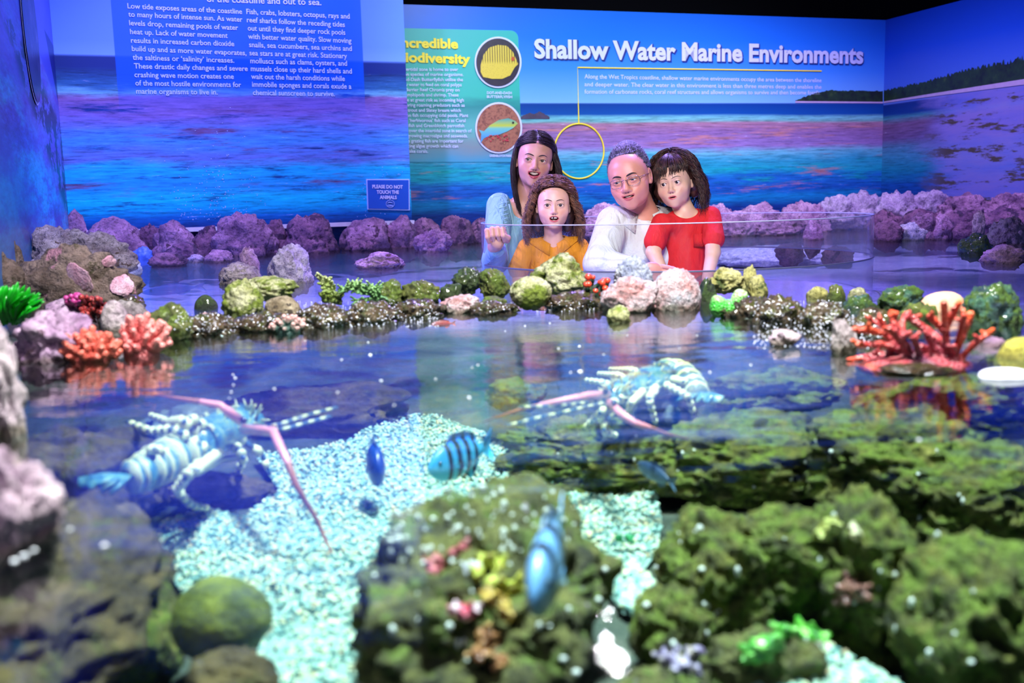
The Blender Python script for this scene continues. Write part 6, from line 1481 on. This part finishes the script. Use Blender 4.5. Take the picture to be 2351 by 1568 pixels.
f.ell(nb + (0, .014, -.10), (.096, .068, .11), .03).ell(nb + (0, .014, -.26), (.100, .075, .15), .04)
for sh, x in ((SL, -1), (SR, 1)): f.cap(sh, sh + (x * .034, -.012, -.085), .036, .043, .015)
fS = Field(f.lo, f.lo + f.h * (f.dim - 1), f.h); fS.g = f.g.copy(); fS.dim = f.dim
f.cap(nb + (0, -.055, .05), nb + (0, -.062, -.02), .034, .024, .003, True).cap(nb + (0, -.06, -.01), nb + (0, -.082, -.070), .030, .008, .003, True).cap(nb + (0, 0, .05), nb + (0, 0, .0), .046, .040, .003, True)
m_must = cloth_mat('mustard_crinkled_cotton', lin(225, 150, 30), 260, fold=.5, stretch=(40, 30, 12))
field_mesh(f, 'shirt', m_must, gi, disp=lambda V: wrinkle(V, .0008, (60, 40, 14), 8))
def collar(fS, parent, nb, mat, rin, rout, zin, zout, yo, th0, name='collar', spread=.5, sy=.8, thick=.003, drop=0.0):
    for sgn in (-1, 1):
        v = []; n = 12
        for i in range(n + 1):
            t = math.radians(180 - (180 - th0) * i / n) * sgn; u = i / n
            for r, z in ((rin, zin), ((rin + rout) / 2, (zin + zout) / 2 + .006), (rout + spread * .02 * u ** 4, zout - drop * u ** 2)):
                p = nb + (math.sin(t) * r, -math.cos(t) * r * sy + yo, z - .022 * u - .02 * u ** 3); g = 0
                dn = np.array((math.sin(t) * .8, -math.cos(t), .55)); dn /= np.linalg.norm(dn)
                while fS.val(p) < .004 and g < 40: p = p + dn * .002; g += 1
                v.append(p)
        fcs = [(i * 3 + j, i * 3 + j + 1, i * 3 + 4 + j, i * 3 + 3 + j) for i in range(n) for j in range(2)]
        o = link(name, mesh(name, v, fcs), mat, parent); md = o.modifiers.new('s', 'SOLIDIFY'); md.thickness = thick
collar(fS, gi, nb, m_must, .038, .064, .022, -.002, .004, 14, drop=.014)
bt = MB().ball(fS.lay(nb + (.020, -.14, -.056), (0, 1, 0), .001), (.0055, .003, .0055), 10, 6); bt.build('button', plain('shell_button', lin(190, 160, 140), .3), gi)
m_curl = hair_mat('light_brown_curls', lin(60, 38, 35), lin(150, 105, 80))
f = Field(hG.o - .14, hG.o + .13, .004)
f.ell(hG.w(0, .018, .032), tuple(.83 * q for q in (.086, .104, .094)), .01, hG.R)
for x in (-1, 1): f.chain([hG.w(x * .066, .04, .01), hG.w(x * .074, .05, -.05), hG.w(x * .072, .05, -.11)], [.024, .024, .018], .02)
f.ell(hG.w(0, -.095, -.030), tuple(.83 * q for q in (.067, .080, .098)), .006, hG.R, True)
field_mesh(f, 'hair_cap', hair_mat('brown_curl_base', lin(40, 25, 25), lin(75, 48, 40)), gi)
def gG(rr, seg):
    az = rr.uniform(-175, 175); el = rr.uniform(15, 88)
    if abs(az) < 70: el = max(el, 38 - 24 * (az / 70) ** 2 + abs(rr.gauss(0, 9)))
    return fall(hG, math.copysign(max(abs(az), 1.5), az), el, rr.uniform(.19, .30), rr, hl_=24, vol=.030, target=84, curl=rr.uniform(.003, .010), cf=1.0, drop=0, flare=.040, seg=seg, inward=.01)
strands(m_curl, gi, gG, 1900, .0012, 26, seed=9)
MB().ball(hG.w(-.040, -.02, .098), (.006, .005, .006), 8, 6).ball(hG.w(-.048, -.02, .094), (.004, .004, .006), 8, 6).build('hair_tie', plain('red_elastic', lin(230, 40, 30), .5), gi)
lower(gi, m_jeans, nb + (0, .02, -.30), .04)
# ------------------------------------------------ the man
hM = Head(A(1446, 409, 3.88), 1.0, -20, 8, -11)
ma = person('man with short greying hair and thin glasses in a white shirt, looking down', (A(1450, 600, 3.95)[0], 3.95, -.40))
nb = A(1478, 492, 3.95); SL = A(1408, 512, 3.92); SR = A(1560, 508, 4.02)
EL = A(1385, 606, 3.72)
f = Field(np.array((SL[0] - .12, 3.60, -.16)), np.array((SR[0] + .10, 4.12, hM.o[2] + .14)), .0028)
hM.prims(f, smile=1.4, open_=.0040, mw=.0255, lidopen=.0032, nose=1.2, jaw=1.16, cheek=1.06)
f.chain([hM.w(0, .03, -.05), nb + (0, .015, 0), nb + (0, .02, -.06)], [.052, .056, .07], .015)
f.cap(nb + (0, .01, -.03), SL + (.04, 0, -.02), .05, .04, .03).cap(nb + (0, .01, -.03), SR + (-.04, 0, -.02), .05, .04, .03).ell(nb + (0, .015, -.15), (.16, .10, .14), .03)
f.chain([EL + (-.02, 0, 0), EL + (.12, -.06, -.02)], [.04, .03], .01); hand(f, EL + (.17, -.08, -.03), RotM(0, 0, 0) @ RotM(0, 0, -80), 1.0, .5, 1)
skinM = lin(222, 158, 138); lipM = lin(190, 95, 95)
field_mesh(f, 'body', m_skin, ma, lambda V: hM.tone(V, skinM, lipM, lin(225, 120, 110)))
hM.eyes(ma, iris('dark_grey_iris', lin(50, 45, 50)), (-10, 22)); hM.brows(ma, m_brow, 0, 1.35); hM.teeth(ma, low=False); hM.lashes(ma, .0032, m_brow)
gm = plain('thin_steel_frame', lin(150, 140, 150), .25, metal=1.0); gl_ = bpy.data.materials.get('clear_acrylic')
gr = MB()
for x in (-1, 1):
    lp = [hM.w(x * .034 + .0235 * np.sign(math.cos(t)) * abs(math.cos(t)) ** .7, -.1045 + .012 * (abs(x * .034 + .0235 * math.cos(t)) / .058) ** 2, -.004 + .0165 * np.sign(math.sin(t)) * abs(math.sin(t)) ** .7) for t in np.linspace(0, 2 * math.pi, 28, endpoint=False)]
    gr.tube(lp, .0011, 5, closed=True); gr.tube([hM.w(x * .057, -.093, .004), hM.w(x * .074, -.05, .004), hM.w(x * .080, .01, .002)], .0010, 5)
gr.tube([hM.w(-.011, -.106, .002), hM.w(0, -.110, .006), hM.w(.011, -.106, .002)], .0011, 5)
gob = gr.build('glasses', gm, ma)
f = Field(np.array((SL[0] - .14, 3.58, -.40)), np.array((SR[0] + .14, 4.20, nb[2] + .09)), .0050)
f.cap(nb + (0, .02, -.035), SL + (.02, .01, -.02), .064, .062, .03).cap(nb + (0, .02, -.035), SR + (-.02, .01, -.02), .064, .062, .03)
f.ell(nb + (0, .02, -.16), (.172, .115, .16), .05).ell(nb + (0, .03, -.36), (.17, .12, .18), .06)
f.cap(SL + (.0, .01, 0), EL + (-.01, .02, 0), .066, .062, .03).chain([EL + (-.01, .02, 0), EL + (.11, -.05, -.02)], [.06, .045], .02).cap(SR, SR + (.10, -.02, -.22), .064, .058, .03)
fS = Field(f.lo, f.lo + f.h * (f.dim - 1), f.h); fS.g = f.g.copy(); fS.dim = f.dim
f.cap(nb + (-.02, -.09, .06), nb + (-.01, -.10, -.03), .050, .034, .004, True).cap(nb + (-.01, -.10, -.03), nb + (-.0, -.125, -.10), .034, .008, .004, True).cap(nb + (0, 0, .08), nb + (0, 0, .01), .074, .068, .004, True)
m_wshirt = cloth_mat('white_shirt_cotton', lin(225, 235, 235), 320, fold=.6, stretch=(13, 10, 9))
field_mesh(f, 'shirt', m_wshirt, ma, disp=lambda V: wrinkle(V, .005, (15, 12, 11), 5))
collar(fS, ma, nb, m_wshirt, .064, .098, .036, -.006, .004, 22, drop=.03, thick=.004)
m_grey = hair_mat('greying_hair', lin(28, 28, 36), lin(125, 125, 140))
f = Field(hM.o - .14, hM.o + .15, .004)
f.ell(hM.w(0, .020, .033), tuple(1.0 * q for q in (.079, .095, .086)), .01, hM.R)
f.ell(hM.w(0, -.100, -.020), tuple(1.0 * q for q in (.066, .085, .092)), .006, hM.R, True).ell(hM.w(0, -.02, -.07), (.10, .10, .055), .01, hM.R, True)
field_mesh(f, 'hair_cap', m_grey, ma)
def gM(rr, seg):
    az = rr.uniform(-130, 130); el = rr.uniform(-5, 88)
    if abs(az) < 45: el = max(el, 41)
    elif abs(az) < 70: el = max(el, 12)
    ea, aa = math.radians(el), math.radians(az); d = np.array((math.cos(ea) * math.sin(aa), -math.cos(ea) * math.cos(aa), math.sin(ea)))
    p = np.array((0, .016, .030)) + np.array((.078, .092, .084)) * d; top = max(0, math.sin(ea))
    ln = .007 + .034 * top ** 2.2; g = d * .6 + np.array((-.15 * math.sin(az), .55, .75)) * (.3 + top); g /= np.linalg.norm(g)
    ph = rr.uniform(0, 6.3)
    return [Vector(hM.w(*(p + g * ln * t + np.array((0, .5, -.3)) * ln * t * t * .8 + .0015 * np.array((math.cos(ph + 4 * t), 0, math.sin(ph + 4 * t)))))) for t in np.linspace(0, 1, 6)]
strands(m_grey, ma, gM, 2800, .0013, 6, seed=12)
lower(ma, m_jeans, nb + (0, .02, -.42), .08)
# ------------------------------------------------ the child in red
hB = Head(A(1549, 419, 3.90), .845, -22, 3, -9, True)
bo = person('small child with wavy dark bob and fringe in a red t-shirt', (A(1570, 600, 3.92)[0], 3.85, -.40))
nb = A(1572, 488, 3.90); SL = A(1518, 512, 3.86); SR = A(1632, 496, 3.88)
f = Field(np.array((SL[0] - .10, 3.62, -.24)), np.array((SR[0] + .10, 4.05, hB.o[2] + .115)), .0024)
hB.prims(f, smile=0, open_=.0022, mw=.0195, lidopen=.0068, nose=.85, jaw=.98, cheek=1.10)
f.chain([hB.w(0, .02, -.06), nb, nb + (0, .01, -.05)], [.040, .038, .042], .015)
f.cap(nb + (0, .01, -.02), SL + (.02, 0, -.01), .030, .028, .02).cap(nb + (0, .01, -.02), SR + (-.02, 0, -.01), .030, .028, .02).ell(nb + (0, .012, -.10), (.085, .058, .10), .02)
ar = ((SL, A(1500, 580, 3.80), A(1528, 640, 3.72)), (SR, A(1637, 580, 3.80), A(1624, 640, 3.72)))
for (sh, e, wr), x in zip(ar, (-1, 1)):
    f.chain([sh, e, wr], [.032, .028, .021], .01); hand(f, wr + (0, -.02, -.035), RotM(0, -25, 0), .75, .5, x)
skinB = lin(232, 192, 165)
field_mesh(f, 'body', m_skin, bo, lambda V: hB.tone(V, skinB, lin(215, 115, 115)))
hB.eyes(bo, iris('deep_brown_iris', lin(45, 30, 22)), (-12, 4)); hB.brows(bo, plain('soft_brow_hair', lin(85, 62, 50), .6), .003, .7); hB.lashes(bo, .0068, m_brow)
f = Field(np.array((SL[0] - .12, 3.68, -.40)), np.array((SR[0] + .12, 4.06, nb[2] + .07)), .0035)
f.cap(nb + (0, .012, -.02), SL + (.015, 0, -.010), .036, .038, .02).cap(nb + (0, .012, -.02), SR + (-.015, 0, -.010), .036, .038, .02)
f.ell(nb + (0, .012, -.10), (.098, .070, .11), .03).ell(nb + (0, .0, -.26), (.090, .072, .16), .04)
for (sh, e, wr), x in zip(ar, (-1, 1)): f.cap(sh, sh + (e - sh) * .62 + (x * .004, 0, 0), .038, .044, .012)
f.ell(nb + (0, -.035, .018), (.052, .062, .040), .003, None, True)
m_red = cloth_mat('red_jersey', lin(225, 45, 50), 300, fold=.5, stretch=(16, 12, 7))
field_mesh(f, 'tshirt', m_red, bo, disp=lambda V: wrinkle(V, .003, (20, 14, 12), 2))
pk = MB(); c0 = nb + (.045, -.066, -.105)
pk.box(c0, (.045, .004, .05)).build('pocket', m_red, bo)
m_bob = hair_mat('dark_brown_waves', lin(22, 13, 16), lin(85, 55, 45))
f = Field(hB.o - .14, hB.o + .14, .004)
f.ell(hB.w(0, .016, .040), tuple(.845 * q for q in (.088, .100, .096)), .01, hB.R)
for x in (-1, 1): f.chain([hB.w(x * .072, .035, .02), hB.w(x * .078, .04, -.03), hB.w(x * .072, .045, -.065)], [.028, .026, .018], .02)
f.ell(hB.w(0, -.100, -.045), tuple(.845 * q for q in (.066, .088, .090)), .006, hB.R, True)
field_mesh(f, 'hair_cap', m_bob, bo)
def gB(rr, seg):
    az = rr.uniform(-178, 178); el = rr.uniform(15, 90)
    if abs(az) < 58:
        az2 = az; el = rr.uniform(50, 89)                       # fringe
        return fall(hB, az2, el, rr.uniform(.075, .110), rr, vol=.022, target=abs(az2) + 4, curl=.0018, cf=.7, drop=22, flare=.0, seg=9)
    return fall(hB, az, el, rr.uniform(.17, .24), rr, vol=.042, target=74, curl=rr.uniform(.003, .009), cf=.8, drop=2, flare=.045, seg=seg, inward=.015)
strands(m_bob, bo, gB, 2800, .0013, 18, seed=15)
lower(bo, m_jeans, nb + (0, .0, -.30), .04)
